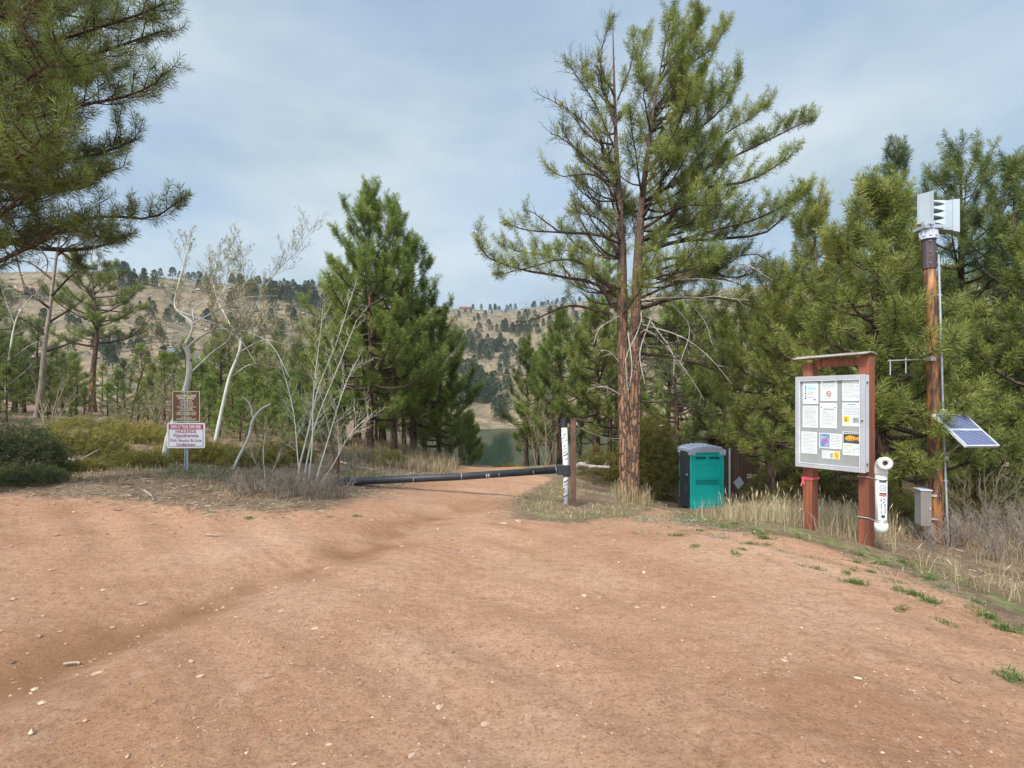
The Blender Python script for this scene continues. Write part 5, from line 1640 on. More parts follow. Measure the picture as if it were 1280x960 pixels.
def fishing_tube():
    px, d = 1101.5, 6.42
    b = P(px, 664, d)
    top = zat(590, d) - b[2]
    root = thing('recycling_tube', 'white upright fishing line recycling tube with elbow mouth on the board post', 'tube', b)
    R_ = .062
    g = Geo()
    g.tube([(0, 0, 0), (0, 0, top)], R_, 20); g.build('pipe', M['pvc'], root, True)
    g = Geo().tube([(0, 0, -.012), (0, 0, .10)], R_ + .009, 20); g.build('end_cap', M['pvc'], root, True)
    dirn = unit(np.array([-b[0] * .4 - .15, -b[1], 0.0]))
    pts = [np.array([0, 0, top - .02]), np.array([0, 0, top + .04])]
    c = np.array([0, 0, top + .04]) + dirn * .075
    for a in np.linspace(20, 90, 6):
        pts.append(c - dirn * .075 * math.cos(math.radians(a)) + UP * .075 * math.sin(math.radians(a)))
    pts.append(pts[-1] + dirn * .05)
    e = Geo().tube(pts, R_ + .007, 20, cap=False)
    m = pts[-1]
    # thick mouth ring
    u = unit(np.cross(dirn, UP)); a = np.linspace(0, 2 * math.pi, 25)[:-1]
    ring = [m + (u * math.cos(q) + UP * math.sin(q)) * (R_ + .016) for q in a] + [m + dirn * .012 + (u * math.cos(q) + UP * math.sin(q)) * (R_ + .016) for q in a] + \
           [m + dirn * .012 + (u * math.cos(q) + UP * math.sin(q)) * (.030) for q in a] + [m - dirn * .02 + (u * math.cos(q) + UP * math.sin(q)) * (.030) for q in a]
    n = 24
    Q = [[k * n + i, k * n + (i + 1) % n, (k + 1) * n + (i + 1) % n, (k + 1) * n + i] for k in range(3) for i in range(n)]
    e.add(ring, None, Q)
    e.build('elbow', M['pvc'], root, True)
    g = Geo(); ce = m - dirn * .015
    g.add([ce + (u * math.cos(q) + UP * math.sin(q)) * .031 for q in a] + [ce], [[24, i, (i + 1) % 24] for i in range(24)]); g.build('mouth_hole', M['dark_hole'], root)
    # labels wrapped on the front of the pipe
    fa = math.atan2(dirn[1], dirn[0])
    def wrap(name, mat, z0, z1, a0, a1, off=.0012, n=8):
        an = fa + np.radians(np.linspace(a0, a1, n))
        r_ = R_ + off
        V = [(r_ * math.cos(q), r_ * math.sin(q), z) for z in (z0, z1) for q in an]
        return np_mesh(name, V, None, [[i, i + 1, n + i + 1, n + i] for i in range(n - 1)], M[mat], root)
    wrap('white_label', 'signwhite', top * .20, top * .86, -42, 42, .001)
    wrap('black_label', 'ink_dark', top * .83, top * .87, -36, 36, .002)
    wrap('black_label', 'ink_dark', top * .63, top * .66, -36, 36, .002); wrap('red_label', 'ink_red', top * .60, top * .625, -36, 36, .002)
    # round prohibition drawing and recycling arrows
    def disc(name, mat, zc, r0, r1, segs, a_from=0, a_to=360, off=.0026):
        V, Q = [], []
        aa = np.radians(np.linspace(a_from, a_to, segs + 1))
        for rr_ in (r0, r1):
            for q in aa:
                h = rr_ * math.cos(q); v = rr_ * math.sin(q)
                an = fa + h / R_
                V.append(((R_ + off) * math.cos(an), (R_ + off) * math.sin(an), zc + v))
        Q = [[i, i + 1, segs + 2 + i, segs + 1 + i] for i in range(segs)]
        return np_mesh(name, V, None, Q, M[mat], root)
    disc('round_mark', 'ink_dark', top * .74, .028, .036, 20); disc('round_mark', 'ink', top * .74, .0, .018, 12)
    for k in range(3): disc('recycling_arrow', 'ink_dark', top * .53, .016, .028, 6, 120 * k + 10, 120 * k + 100)
    V, T = text_geo([("RECYCLE", 0, 0, .024, .11, .02), ("FISHING LINE", 0, -.034, .020, .13, .02)])
    co, si = 0, 1
    V2 = []
    for x, _, z in V:      # turn the words upright along the pipe
        h, v = -z - .017, -x
        an = fa - h / R_
        V2.append(((R_ + .0026) * math.cos(an), (R_ + .0026) * math.sin(an), top * .40 - (-v)))
    np_mesh('lettering', V2, T, None, M['ink_dark'], root)
    disc('round_mark', 'ink_dark', top * .265, .0, .022, 12)
    # wire straps holding it to the post
    for z in (top * .88, top * .17):
        g = Geo()
        pa = [(R_ * 1.03 * math.cos(q), R_ * 1.03 * math.sin(q), z) for q in np.linspace(fa - 1.6, fa + 1.2, 10)]
        g.tube(np.array(pa), .006, 6)
        pw = BM @ Vector((BW / 2 - .14, -.002, 0)); e2 = np.array([pw.x - b[0], pw.y - b[1], z])
        pw3 = BM @ Vector((BW / 2 - .01, -.0, 0)); e3 = np.array([pw3.x - b[0], pw3.y - b[1] , z])
        g.tube(np.array([pa[0], e3, e2]), .006, 6); g.build('strap', M['galv'], root)
fishing_tube()

# ------------------------------------------------------------------ siren pole and what hangs on it
PD = 8.3
PB = base(1172, PD)
PT = P(1160.5, 290, PD)
def pole_at(py):
    f = (PB[2] - zat(py, PD)) / (PB[2] - PT[2])
    return PB + (PT - PB) * f
def siren_pole():
    root = thing('utility_pole', 'orange brown timber pole with dark steel sleeve and conduit, leaning slightly', 'pole', PB)
    top = pole_at(333) - PB
    g = Geo().tube(smooth_path([np.array([0, 0, -.4]), top * .5, top], 12), np.linspace(.098, .078, 12), 16); g.build('shaft', M['polewood'], root, True)
    a, b_ = pole_at(336) - PB, pole_at(297) - PB
    g = Geo().tube([a, b_], .092, 12); sl = g.build('sleeve', M['sleeve'], root)
    g = Geo()
    for z in (.15, .5, .85):
        for s in (-1, 1):
            c = a + (b_ - a) * z; g.tube([c + np.array([s * .05, -.07, 0]), c + np.array([s * .05, -.102, 0])], .008, 6)
    g.build('bolts', M['galv'], sl)
    g = Geo(); c = pole_at(297) - PB; e = pole_at(287) - PB
    g.tube([c, e], .105, 8); g.tube([c - UP * .03, c], .12, 8)
    for k in range(8):
        an = k * math.pi / 4 + .39; g.box(c + np.array([.105 * math.cos(an), .105 * math.sin(an), .05]), (.035, .04, .085), (0, 0, an))
    g.build('collar', M['roofgrey'], root)
    g = Geo()
    off = np.array([.085, -.075, 0])
    pts = [pole_at(y) - PB + off for y in (676, 560, 470, 400, 320)]
    pts[0] = pts[0] + np.array([.02, 0, 0])
    g.tube(smooth_path(pts, 10), .016, 8)
    for y in (600, 520, 440, 370): g.box(pole_at(y) - PB + off * .97, (.06, .03, .02))
    g.build('conduit', M['galv'], root)
siren_pole()

def siren():
    c = P(1160, 287, PD)
    root = thing('siren', 'pale grey outdoor warning siren with stacked horn slots, on top of the timber pole', 'siren', c)
    k = PD / F
    def X(px, py, dy): return np.array([(px - 1160) * k * (1 + dy / PD) + c[0] * dy / PD, dy, (287 - py) * k * (1 + dy / PD) + (c[2] - CH) * dy / PD])
    V_ = unit(np.array([c[0], c[1], 0]))
    def slab(front, depth, name, mat, n):
        f = [X(*q) for q in front]
        V = np.vstack([f, [q + n * depth for q in f]])
        Q = [[0, 1, 2, 3], [7, 6, 5, 4], [0, 4, 5, 1], [1, 5, 6, 2], [2, 6, 7, 3], [3, 7, 4, 0]]
        return np_mesh(name, V, None, Q, M[mat], root)
    p1 = slab([(1147, 280, .10), (1165.5, 279.5, -.16), (1165.5, 238.5, -.16), (1147, 243.5, .10)], .16, 'horn_housing', 'siren', V_)
    slab([(1163.8, 280.4, -.150), (1167.2, 280.2, -.20), (1167.2, 238, -.20), (1163.8, 238.6, -.150)], .05, 'rim', 'siren', V_)
    slab([(1146.4, 280.3, .095), (1148.6, 280.2, .06), (1148.6, 242.3, .06), (1146.4, 243.2, .095)], .05, 'rim', 'siren', V_)
    slab([(1181, 285.5, .0), (1191, 287.5, -.12), (1191, 249.5, -.12), (1181, 250.5, .0)], .30, 'horn_housing', 'siren', V_)
    slab([(1191.3, 288.2, -.13), (1199.8, 289.8, -.22), (1199.8, 248.4, -.22), (1191.3, 249.0, -.13)], .36, 'rim', 'siren', V_)
    # stacked horn lips: closed where they meet the housing, open slots towards the other housing
    g = Geo()
    n = 6
    y_lo, y_hi = 250.5, 285.5
    for i in range(5):
        yc = y_lo + (y_hi - y_lo) * i / 4
        hi0, lo0 = (yc - 4.4 if i else yc), (yc + 4.4 if i < 4 else yc)
        up, dn = [], []
        for m in range(n):
            f = m / (n - 1)
            q = f ** 1.8
            px_ = 1166 + 15.2 * f
            th = 1.1 * (1 - q) + 4.4 * q
            up.append((px_, yc - (th if i else 0)))
            dn.append((px_, yc + (th if i < 4 else 0)))
        for m in range(n - 1):
            V = []
            for (xx, yy) in (up[m], up[m + 1], dn[m + 1], dn[m]):
                fr = X(xx, yy, .0); V.append(fr)
            V = np.vstack([V, [v + V_ * .24 for v in V]])
            g.add(V, None, [[0, 1, 2, 3], [7, 6, 5, 4], [0, 4, 5, 1], [3, 2, 6, 7], [0, 3, 7, 4], [1, 5, 6, 2]])
    g.build('horn_lips', M['siren'], root)
    slab([(1165.5, 286, .22), (1182, 286, .22), (1182, 250, .22), (1165.5, 250, .22)], .03, 'throat', 'siren_dark', V_)
    g = Geo()
    g.box((.02, .02, .02), (.30, .26, .05)); g.box((.18, .02, .0), (.3, .2, .04), (0, .12, 0)); g.tube([(0, 0, -.04), (0, 0, .12)], .09, 12)
    g.build('mounting_base', M['galv'], root)
siren()

def slab_between(corners, th, inset=0.0):
    """corners tl,tr,br,bl of the upper face -> 8 vertices and faces"""
    f = [np.array(q, float) for q in corners]
    n = unit(np.cross(f[1] - f[0], f[3] - f[0]))
    if n[2] < 0: n = -n
    c = sum(f) / 4
    if inset: f = [q + (c - q) * inset for q in f]
    V = np.vstack([f, [q - n * th for q in f]])
    return V, [[0, 1, 2, 3], [7, 6, 5, 4], [0, 4, 5, 1], [1, 5, 6, 2], [2, 6, 7, 3], [3, 7, 4, 0]], n

def solar_panel():
    tl = P(1166, 517.5, 8.12); tr = P(1207, 518.5, 8.42); bl = P(1208, 558, 7.66)
    br = tr + bl - tl
    c = (tl + tr + bl + br) / 4
    root = thing('solar_panel', 'small tilted blue solar panel in an aluminium frame on the siren pole', 'solar panel', c)
    f = [q - c for q in (tl, tr, br, bl)]
    def lerp(u, v): return f[0] * (1 - u) * (1 - v) + f[1] * u * (1 - v) + f[2] * u * v + f[3] * (1 - u) * v
    nrm = slab_between(f, .01)[2]
    for nm, v0, v1 in (('cell_panel', .03, .475), ('cell_panel', .525, .97)):
        e = [lerp(.04, v0), lerp(.96, v0), lerp(.96, v1), lerp(.04, v1)]
        V, Q, n = slab_between([q + nrm * .004 for q in e], .012)
        np_mesh(nm, V, None, Q, M['solar'], root)
    g = Geo()
    for u0, u1, v0, v1 in ((0, .04, 0, 1), (.96, 1, 0, 1), (.04, .96, 0, .03), (.04, .96, .475, .525), (.04, .96, .97, 1)):
        e = [lerp(u0, v0), lerp(u1, v0), lerp(u1, v1), lerp(u0, v1)]
        V, Q, n = slab_between([q + nrm * .008 for q in e], .035); g.add(V, None, Q)
    g.build('frame', M['alu_bright'], root)
    V, Q, n = slab_between([q - nrm * .012 for q in [lerp(.05, .04), lerp(.95, .04), lerp(.95, .96), lerp(.05, .96)]], .006)
    np_mesh('back_sheet', V, None, Q, M['roofgrey'], root)
    g = Geo(); p0 = pole_at(514) - c; p1 = pole_at(572) - c
    out = np.array([.07, -.08, 0])
    for p_, e_, r_ in ((p0, lerp(.12, .06), .016), (p1, lerp(.3, .75), .014)):
        Geo().tube([p_ + out * .9, e_ - nrm * .02], r_, 6).box(p_ + out, (.10, .07, .06)).build('bracket', M['galv'], root)
solar_panel()

def equip_box():
    d = 8.25
    c = P(1156, 634, d)
    k = d / F
    root = thing('equipment_box', 'tan grey steel equipment box strapped low on the siren pole', 'box', c, math.radians(-16))
    w_, h_, dp = 11 * k, 43 * k, .20
    Geo().box((-.03, 0, 0), (w_, dp, h_)).build('body', M['boxgrey'], root, bevel=.008)
    Geo().box((-.03, -dp / 2 - .012, 0), (w_ + .01, .022, h_ + .01)).build('door', M['boxtan'], root, bevel=.006)
    Geo().box((-.03, -.01, h_ / 2 + .012), (w_ + .03, dp + .05, .018)).build('lid', M['roofgrey'], root, bevel=.004)
    g = Geo().box((w_ / 2 - .05, -dp / 2 - .028, 0), (.02, .012, .05)); g.build('latch', M['galv'], root)
    Geo().tube([(.10, .02, -h_ / 2 + .02), (.12, .02, -h_ / 2 - .2), (.22, .02, -h_ / 2 - .28)], .014, 6).build('conduit', M['galv'], root)
    for z in (.18, -.18): Geo().box((.13, .03, z), (.16, .03, .03)).build('bracket', M['galv'], root)
equip_box()

def antenna():
    p = pole_at(449)
    root = thing('antenna', 'thin grey rod antenna sticking out sideways from the siren pole', 'antenna', p)
    e = P(1110, 451, 8.2) - p
    Geo().tube([np.array([-.08, -.02, 0]), e], .011, 6).build('boom', M['galv'], root)
    g = Geo()
    for f, l0, l1 in ((.95, .02, -.22), (.60, .04, -.20), (.18, .16, .0)):
        q = e * f; g.tube([q + UP * l0, q + UP * l1], .008, 5)
    g.build('elements', M['galv'], root)
    Geo().box((-.07, -.06, 0), (.08, .12, .06)).build('clamp', M['galv'], root)
antenna()

# ------------------------------------------------------------------ portable toilet
def toilet():
    near = P(863.5, 641, 17.6)       # nearest vertical corner on the ground
    wE = 1.10
    az = math.radians(1.5)             # the side wall recedes to the right
    ux = np.array([math.cos(az), math.sin(az), 0]); uy = np.array([-math.sin(az), math.cos(az), 0])
    c = near + ux * wE / 2 + uy * wE / 2
    gz = min(h1(c[0] + a, c[1] + b) for a in (-.5, .5) for b in (-.5, .5))
    z0 = near[2]
    root = thing('portable_toilet', 'teal portable toilet with a grey ribbed roof and dark door, in tall dry grass', 'portable toilet', (c[0], c[1], z0), az)
    H_ = 2.0
    hw = wE / 2
    Geo().box((0, 0, -.02), (wE + .06, wE + .06, .14)).box((0, 0, -.3), (wE - .1, wE - .1, .45)).build('skid_base', M['charcoal'], root, bevel=.02)
    # side wall towards the camera
    w1 = Geo().box((0, -hw + .02, H_ / 2 + .05), (wE - .12, .04, H_ - .1))
    w1 = w1.build('side_wall', M['teal'], root)
    g = Geo()
    for z0_, z1_ in ((1.17, 1.62), (.30, 1.10)):
        for (x, z, sx, sz) in ((0, z1_, .84, .022), (0, z0_, .84, .022), (-.41, (z0_ + z1_) / 2, .022, z1_ - z0_ - .024), (.41, (z0_ + z1_) / 2, .022, z1_ - z0_ - .024)):
            g.box((x, -hw - .006, z), (sx, .022, sz))
    g.build('panel_ribs', M['teal'], w1, bevel=.005)
    g = Geo()
    for i in range(17): g.box((-.36 + i * .045, -hw - .004, 1.0), (.014, .012, .17))
    g.build('louvres', M['teal_dark'], w1)
    g = Geo()
    for x in (-.22, .22): g.box((x, -hw - .002, 1.80), (.34, .012, .085))
    g.build('vents', M['teal_dark'], w1)
    for s in (1,):
        Geo().box((0, hw - .02, H_ / 2 + .05), (wE - .12, .04, H_ - .1)).build('side_wall', M['teal'], root)
        Geo().box((hw - .02, 0, H_ / 2 + .05), (.04, wE - .12, H_ - .1)).build('back_wall', M['teal'], root)
    for sx in (-1, 1):
        for sy in (-1, 1):
            Geo().box((sx * (hw - .03), sy * (hw - .03), H_ / 2 + .05), (.075, .075, H_ - .06)).build('corner_post', M['teal'], root, bevel=.02)
    dr = Geo().box((-hw + .005, 0, H_ / 2 + .04), (.05, wE - .14, H_ - .14)).build('door', M['charcoal'], root, bevel=.012)
    g = Geo()
    for z in (.5, 1.1, 1.7): g.box((-hw - .024, 0, z), (.012, wE - .34, .44))
    g.build('door_ribs', M['charcoal'], dr, bevel=.008)
    Geo().box((-hw - .035, -.28, 1.22), (.03, .12, .045)).build('handle', M['roofgrey'], dr)
    g = Geo()
    for z in (.3, 1.0, 1.7): g.box((-hw - .025, .44, z), (.03, .05, .12))
    g.build('hinge', M['ink_dark'], dr)
    # roof: low barrel with ribs and corner brackets
    g = Geo()
    n = 12
    xs = np.linspace(-hw - .05, hw + .05, n); zs = H_ + .06 + .12 * (1 - ((xs) / (hw + .05)) ** 2 * .9)
    V = [(x, y, z) for y in (-hw - .05, hw + .05) for x, z in zip(xs, zs)] + [(x, y, H_ - .015) for y in (-hw - .05, hw + .05) for x in xs]
    Q = [[i, i + 1, n + i + 1, n + i] for i in range(n - 1)] + [[2 * n + i, 2 * n + i + 1, i + 1, i] for i in range(n - 1)] + [[n + i, n + i + 1, 3 * n + i + 1, 3 * n + i] for i in range(n - 1)]
    Q += [[0, n, 3 * n, 2 * n], [n - 1, 3 * n - 1, 4 * n - 1, 2 * n - 1], [2 * n, 3 * n, 4 * n - 1, 3 * n - 1]]
    g.add(V, None, Q)
    rf = g.build('roof', M['roofgrey'], root)
    g = Geo()
    for i in range(7):
        x = -.46 + i * .153; z = H_ + .06 + .12 * (1 - (x / (hw + .05)) ** 2 * .9)
        g.box((x, 0, z + .012), (.045, wE + .02, .05))
    g.build('roof_ribs', M['roofgrey'], rf, bevel=.012)
    g = Geo()
    for sx in (-1, 1):
        for sy in (-1, 1): g.box((sx * (hw - .05), sy * (hw - .04), H_ - .05), (.20, .20, .13))
    g.build('corner_brackets', M['roofgrey'], rf, bevel=.02)
    Geo().tube([(.38, .42, H_ + .05), (.38, .42, H_ + .28)], .045, 10).build('vent_pipe', M['charcoal'], root)
toilet()

# ------------------------------------------------------------------ brown shed, marker post and diamond sign behind it
def shed():
    d = 21.0
    c = P(925, 600, d); gz = h1(c[0], c[1] + .8)
    root = thing('shed', 'brown board shed under the trees behind the portable toilet', 'shed', (c[0], c[1] + .8, gz), math.radians(-8))
    hz = zat(552, d) - gz
    w_ = 1.5
    g = Geo()
    for i in range(10): g.box((-w_ / 2 + .075 + i * .15, -.72 + .004 * (i % 2), hz / 2 - .1), (.146, .04, hz + .2))
    g.build('front_wall', M['shedwood'], root)
    g = Geo()
    for sx in (-1, 1): g.box((sx * (w_ / 2 - .02), 0, hz / 2 - .1), (.04, 1.40, hz + .2))
    g.box((0, .72, hz / 2 - .1), (w_, .04, hz + .2)); g.build('side_wall', M['shedwood'], root)
    for sx in (-1, 1): Geo().box((sx * (w_ / 2 + .01), -.76, hz / 2 - .1), (.12, .10, hz + .2)).build('corner_post', M['redwood'], root)
    Geo().box((0, 0, hz + .06), (w_ + .5, 2.1, .09), (math.radians(-6), 0, 0)).build('roof', M['brownpost'], root)
shed()
def marker():
    d = 19.6
    b = base(912, d)
    z1 = zat(560, d) - b[2]
    root = thing('marker_post', 'thin white stake standing beside the brown shed', 'post', b)
    Geo().box((0, 0, z1 / 2 - .1), (.055, .02, z1 + .2)).build('stake', M['signwhite'], root)
    p = P(923.5, 603.5, 19.4)
    o = np_mesh('diamond_sign', [(0, 0, .24), (.20, 0, 0), (0, 0, -.24), (-.20, 0, 0), (0, .006, .24), (.20, .006, 0), (0, .006, -.24), (-.20, .006, 0)], None, [[3, 2, 1, 0], [4, 5, 6, 7], [0, 1, 5, 4], [1, 2, 6, 5], [2, 3, 7, 6], [3, 0, 4, 7]], M['roofgrey'])
    o.location = p; o.rotation_euler = (0, math.radians(6), 0)
    tag(o, 'blank silver diamond sign in front of the brown shed', 'sign')
    st = Geo().box((0, .012, -.35), (.04, .02, 1.1)); st.build('stake', M['brownpost'], o)
    p = P(940, 595, 20.2)
    root = thing('small_sign', 'small brown sign with cream letters beyond the diamond sign', 'sign', p, math.radians(-6))
    Geo().box((0, .012, -.02), (.44, .02, .20)).build('board', M['brownpost'], root)
    Geo().box((0, .03, -.6), (.06, .03, 1.3)).build('stake', M['brownpost'], root)
    lettering('lettering', [("PLEASE", 0, .035, .075, .34, .03), ("KEEP OUT", 0, -.055, .06, .36, .03)], M['signcream'], root, -.001)
marker()

# ------------------------------------------------------------------ barrier across the road
def barrier():
    pr = P(702, 587, 12.0); pl = P(421, 602.5, 10.9)
    b = base(707.5, 12.0)
    root = thing('barrier_gate', 'long black pipe barrier hinged on a black and white pole across the dirt road', 'barrier', b)
    a = pr - b; e = pl - b
    Geo().tube([a, a * .5 + e * .5 - UP * .03, e], .078, 16).build('bar', M['blackpipe'], root, True)
    r = random.Random(4)
    bar = root.children[0]
    dirn = unit(e - a)
    for f in (.03, .14, .30, .345, .355, .47, .68):
        c = a + (e - a) * f - UP * .03 * (4 * f * (1 - f)); l = .012 if f not in (.345, .355) else .03
        Geo().tube([c, c + dirn * l], .0795, 16, cap=False).build('scuffed_band', M['boxgrey'], bar)
    Geo().tube([e, e + dirn * .05], .086, 14).build('end_cap', M['blackpipe'], bar)
    z1 = zat(524, 12.0) - b[2]
    pole = Geo().tube([(.01, 0, -.3), (.0, 0, z1 * .5), (-.05, 0, z1)], [.075, .072, .068], 14).build('pole', M['whiteflake'], root, True)
    # black chipped marks down the pole
    g = Geo()
    for i in range(22):
        z = .08 + i * (z1 - .12) / 22 + r.uniform(-.02, .02)
        if abs(z - a[2]) < .16: continue
        x0 = -.05 * max(0, z / z1 - .5) * 2
        an0 = math.radians(r.uniform(190, 250)); an1 = an0 + r.uniform(.6, 1.5)
        q = np.linspace(an0, an1, 6); th = r.uniform(.012, .03)
        V = [(x0 + .0765 * math.cos(t), .0765 * math.sin(t), z + dz + (t - an0) * .045) for dz in (0, th) for t in q]
        g.add(V, None, [[i2, i2 + 1, 7 + i2, 6 + i2] for i2 in range(5)])
    g.build('black_marks', M['ink_dark'], pole)
    g = Geo().tube([(-.045, 0, z1 - .18), (-.05, 0, z1 + .01)], .078, 14); g.build('pole_cap', M['blackpipe'], root)
    g = Geo().box((-.06, 0, a[2]), (.30, .20, .22)); g.box((.02, 0, a[2] - .12), (.16, .18, .05)); g.build('hinge_bracket', M['blackpipe'], root, bevel=.012)
    # steel post beside it
    b2 = base(716.5, 11.8)
    z2 = zat(524, 11.8) - b2[2]
    r2 = thing('gate_post', 'rusty brown steel post beside the black and white pole', 'post', b2)
    Geo().box((0, 0, z2 / 2 - .15), (.115, .115, z2 + .3)).build('post', M['rust'], r2, bevel=.012)
    Geo().box((.0, 0, z2 + .008), (.125, .125, .012)).build('cap', M['rust'], r2)
    g = Geo().box((.075, 0, z2 - .10), (.04, .03, .05)); g.build('eyebolt', M['galv'], r2)
    # latch post at the free end
    b3 = base(418, 11.1)
    z3 = zat(568, 11.1) - b3[2]
    r3 = thing('gate_post', 'short dark brown timber post at the free end of the barrier', 'post', b3)
    Geo().box((0, .12, z3 / 2 - .2), (.11, .11, z3 + .4)).build('post', M['brownpost'], r3, bevel=.01)
    Geo().box((.02, .03, z3 * .3), (.05, .09, .04)).build('latch', M['rust'], r3)
    # stay wires to the tree
    g = Geo()
    s = P(719, 531, 11.8); t_ = P(777, 548, 13.9)
    pts = [s * (1 - f) + t_ * f - UP * .10 * 4 * f * (1 - f) for f in np.linspace(0, 1, 9)]
    g.tube(pts, .010, 5, cap=False)
    o = g.build('stay_wire', M['galv'])
    tag(o, 'thin steel cable running from the rusty post to the twin-stemmed pine', 'cable')
    g = Geo()
    s = P(719, 540, 11.8); t_ = ground_px(742, 605) + UP * .02
    g.tube([s * (1 - f) + t_ * f for f in np.linspace(0, 1, 6)], .008, 5, cap=False)
    o = g.build('stay_wire', M['galv'])
    tag(o, 'slack wire dropping from the rusty post to the ground', 'cable')
barrier()

# ------------------------------------------------------------------ buildings across the valley
def house(px, py, d, w_, dp, hw_, roofh, rz, label, wm, rm, wins=3):
    c = P(px, py, d)
    gz = float(H(np.array([c[0]]), np.array([c[1]]), False)[0])
    z = min(gz, c[2] - hw_)
    root = thing('house', label, 'house', (c[0], c[1], c[2] - hw_), rz)
    Geo().box((0, 0, hw_ / 2 - 2), (w_, dp, hw_ + 4)).build('walls', M[wm], root)
    g = Geo()
    o_ = .4
    V = [(-w_ / 2 - o_, -dp / 2 - o_, hw_ - .1), (w_ / 2 + o_, -dp / 2 - o_, hw_ - .1), (w_ / 2 + o_, dp / 2 + o_, hw_ - .1), (-w_ / 2 - o_, dp / 2 + o_, hw_ - .1), (-w_ / 2 - o_, 0, hw_ + roofh), (w_ / 2 + o_, 0, hw_ + roofh)]
    g.add(V, [[0, 4, 3], [1, 2, 5]], [[0, 1, 5, 4], [2, 3, 4, 5], [3, 2, 1, 0]])
    rf = g.build('roof', M[rm], root)
    for i in range(wins):
        x = (i - (wins - 1) / 2) * w_ / (wins + .3)
        wd = Geo().box((x, -dp / 2 - .03, hw_ * .55), (1.1, .05, 1.1)).build('window', M[wm], root)
        Geo().box((x, -dp / 2 - .06, hw_ * .55), (.9, .03, .9)).build('pane', M['houseglass'], wd)
    return root
house(218, 443, 158, 4.6, 6, 2.2, 1.9, .1, 'small house with a slate blue roof half hidden behind the crooked aspen', 'housewall', 'houseroof', 2)
house(582, 385, 538, 12, 7, 2.6, 1.6, .0, 'dull red house alone on the far ridge skyline', 'barnred', 'barnred', 4)

# ------------------------------------------------------------------ logs, stumps, rocks
def rock(name, label, p, s, seed, mat='stone_grey', cat='rock', group=None, sub=2):
    import bmesh
    bm = bmesh.new(); bmesh.ops.create_icosphere(bm, subdivisions=sub, radius=1)
    r = np.random.default_rng(seed)
    off = r.uniform(0, 100, 2)
    for v in bm.verts:
        c = np.array(v.co)
        k = .72 + .55 * vnoise(np.array([c[0] * 1.6 + off[0] + c[2]]), np.array([c[1] * 1.6 + off[1] - c[2]]), seed)[0] + r.normal(0, .03)
        v.co = Vector(c * k * np.array(s))
    me = bpy.data.meshes.new(name); bm.to_mesh(me); bm.free(); me.materials.append(M[mat])
    o = link(bpy.data.objects.new(name, me)); o.location = p; o.rotation_euler = (0, 0, r.uniform(0, 6.28))
    return tag(o, label, cat, group)
q = base(132, 19); rock('boulder', 'grey boulder in the brush beyond the litter bank', q + UP * .12, (.26, .22, .28), 1)
q = base(97, 15); rock('boulder', 'low brown grey rock among the olive junipers', q + UP * .05, (.3, .25, .18), 2)
def log(label, pts, r0, r1, mat='deadwood', seed=0, twigs=4):
    b = pts[len(pts) // 2].copy()
    T = Tree(seed)
    pth = smooth_path([p - b for p in pts], 12)
    T.bare(T.branch, pth, r0, twigs, .5, 1, .2, 0, 8, r1=r1 / r0)
    root = thing('fallen_branch', label, 'branch', b)
    T.branch.build('wood', M[mat], root, True)
def gp(px, d, dz=.03):
    return base(px, d) + UP * dz
log('pale bare branch lying across the litter below the olive junipers', [gp(86, 11.6), gp(105, 11.5, .06), gp(124, 11.4, .04)], .035, .012, seed=1)
log('grey fallen log with an upturned end behind the rusty post', [P(722, 584, 17.5), P(726, 580, 17.3), P(738, 583, 17.2), P(762, 584, 17)], .09, .04, seed=2)
log('thin curved yellowish branch on the lot edge below the signs', [gp(180, 8.6, .10), gp(188, 8.45, .07), gp(193, 8.3, .03)], .018, .006, 'twig', seed=3)
log('straight grey stick on the bank past the barrier', [gp(425, 14.5, .1), gp(445, 14.2, .06), gp(468, 14.0, .04)], .03, .012, seed=4)

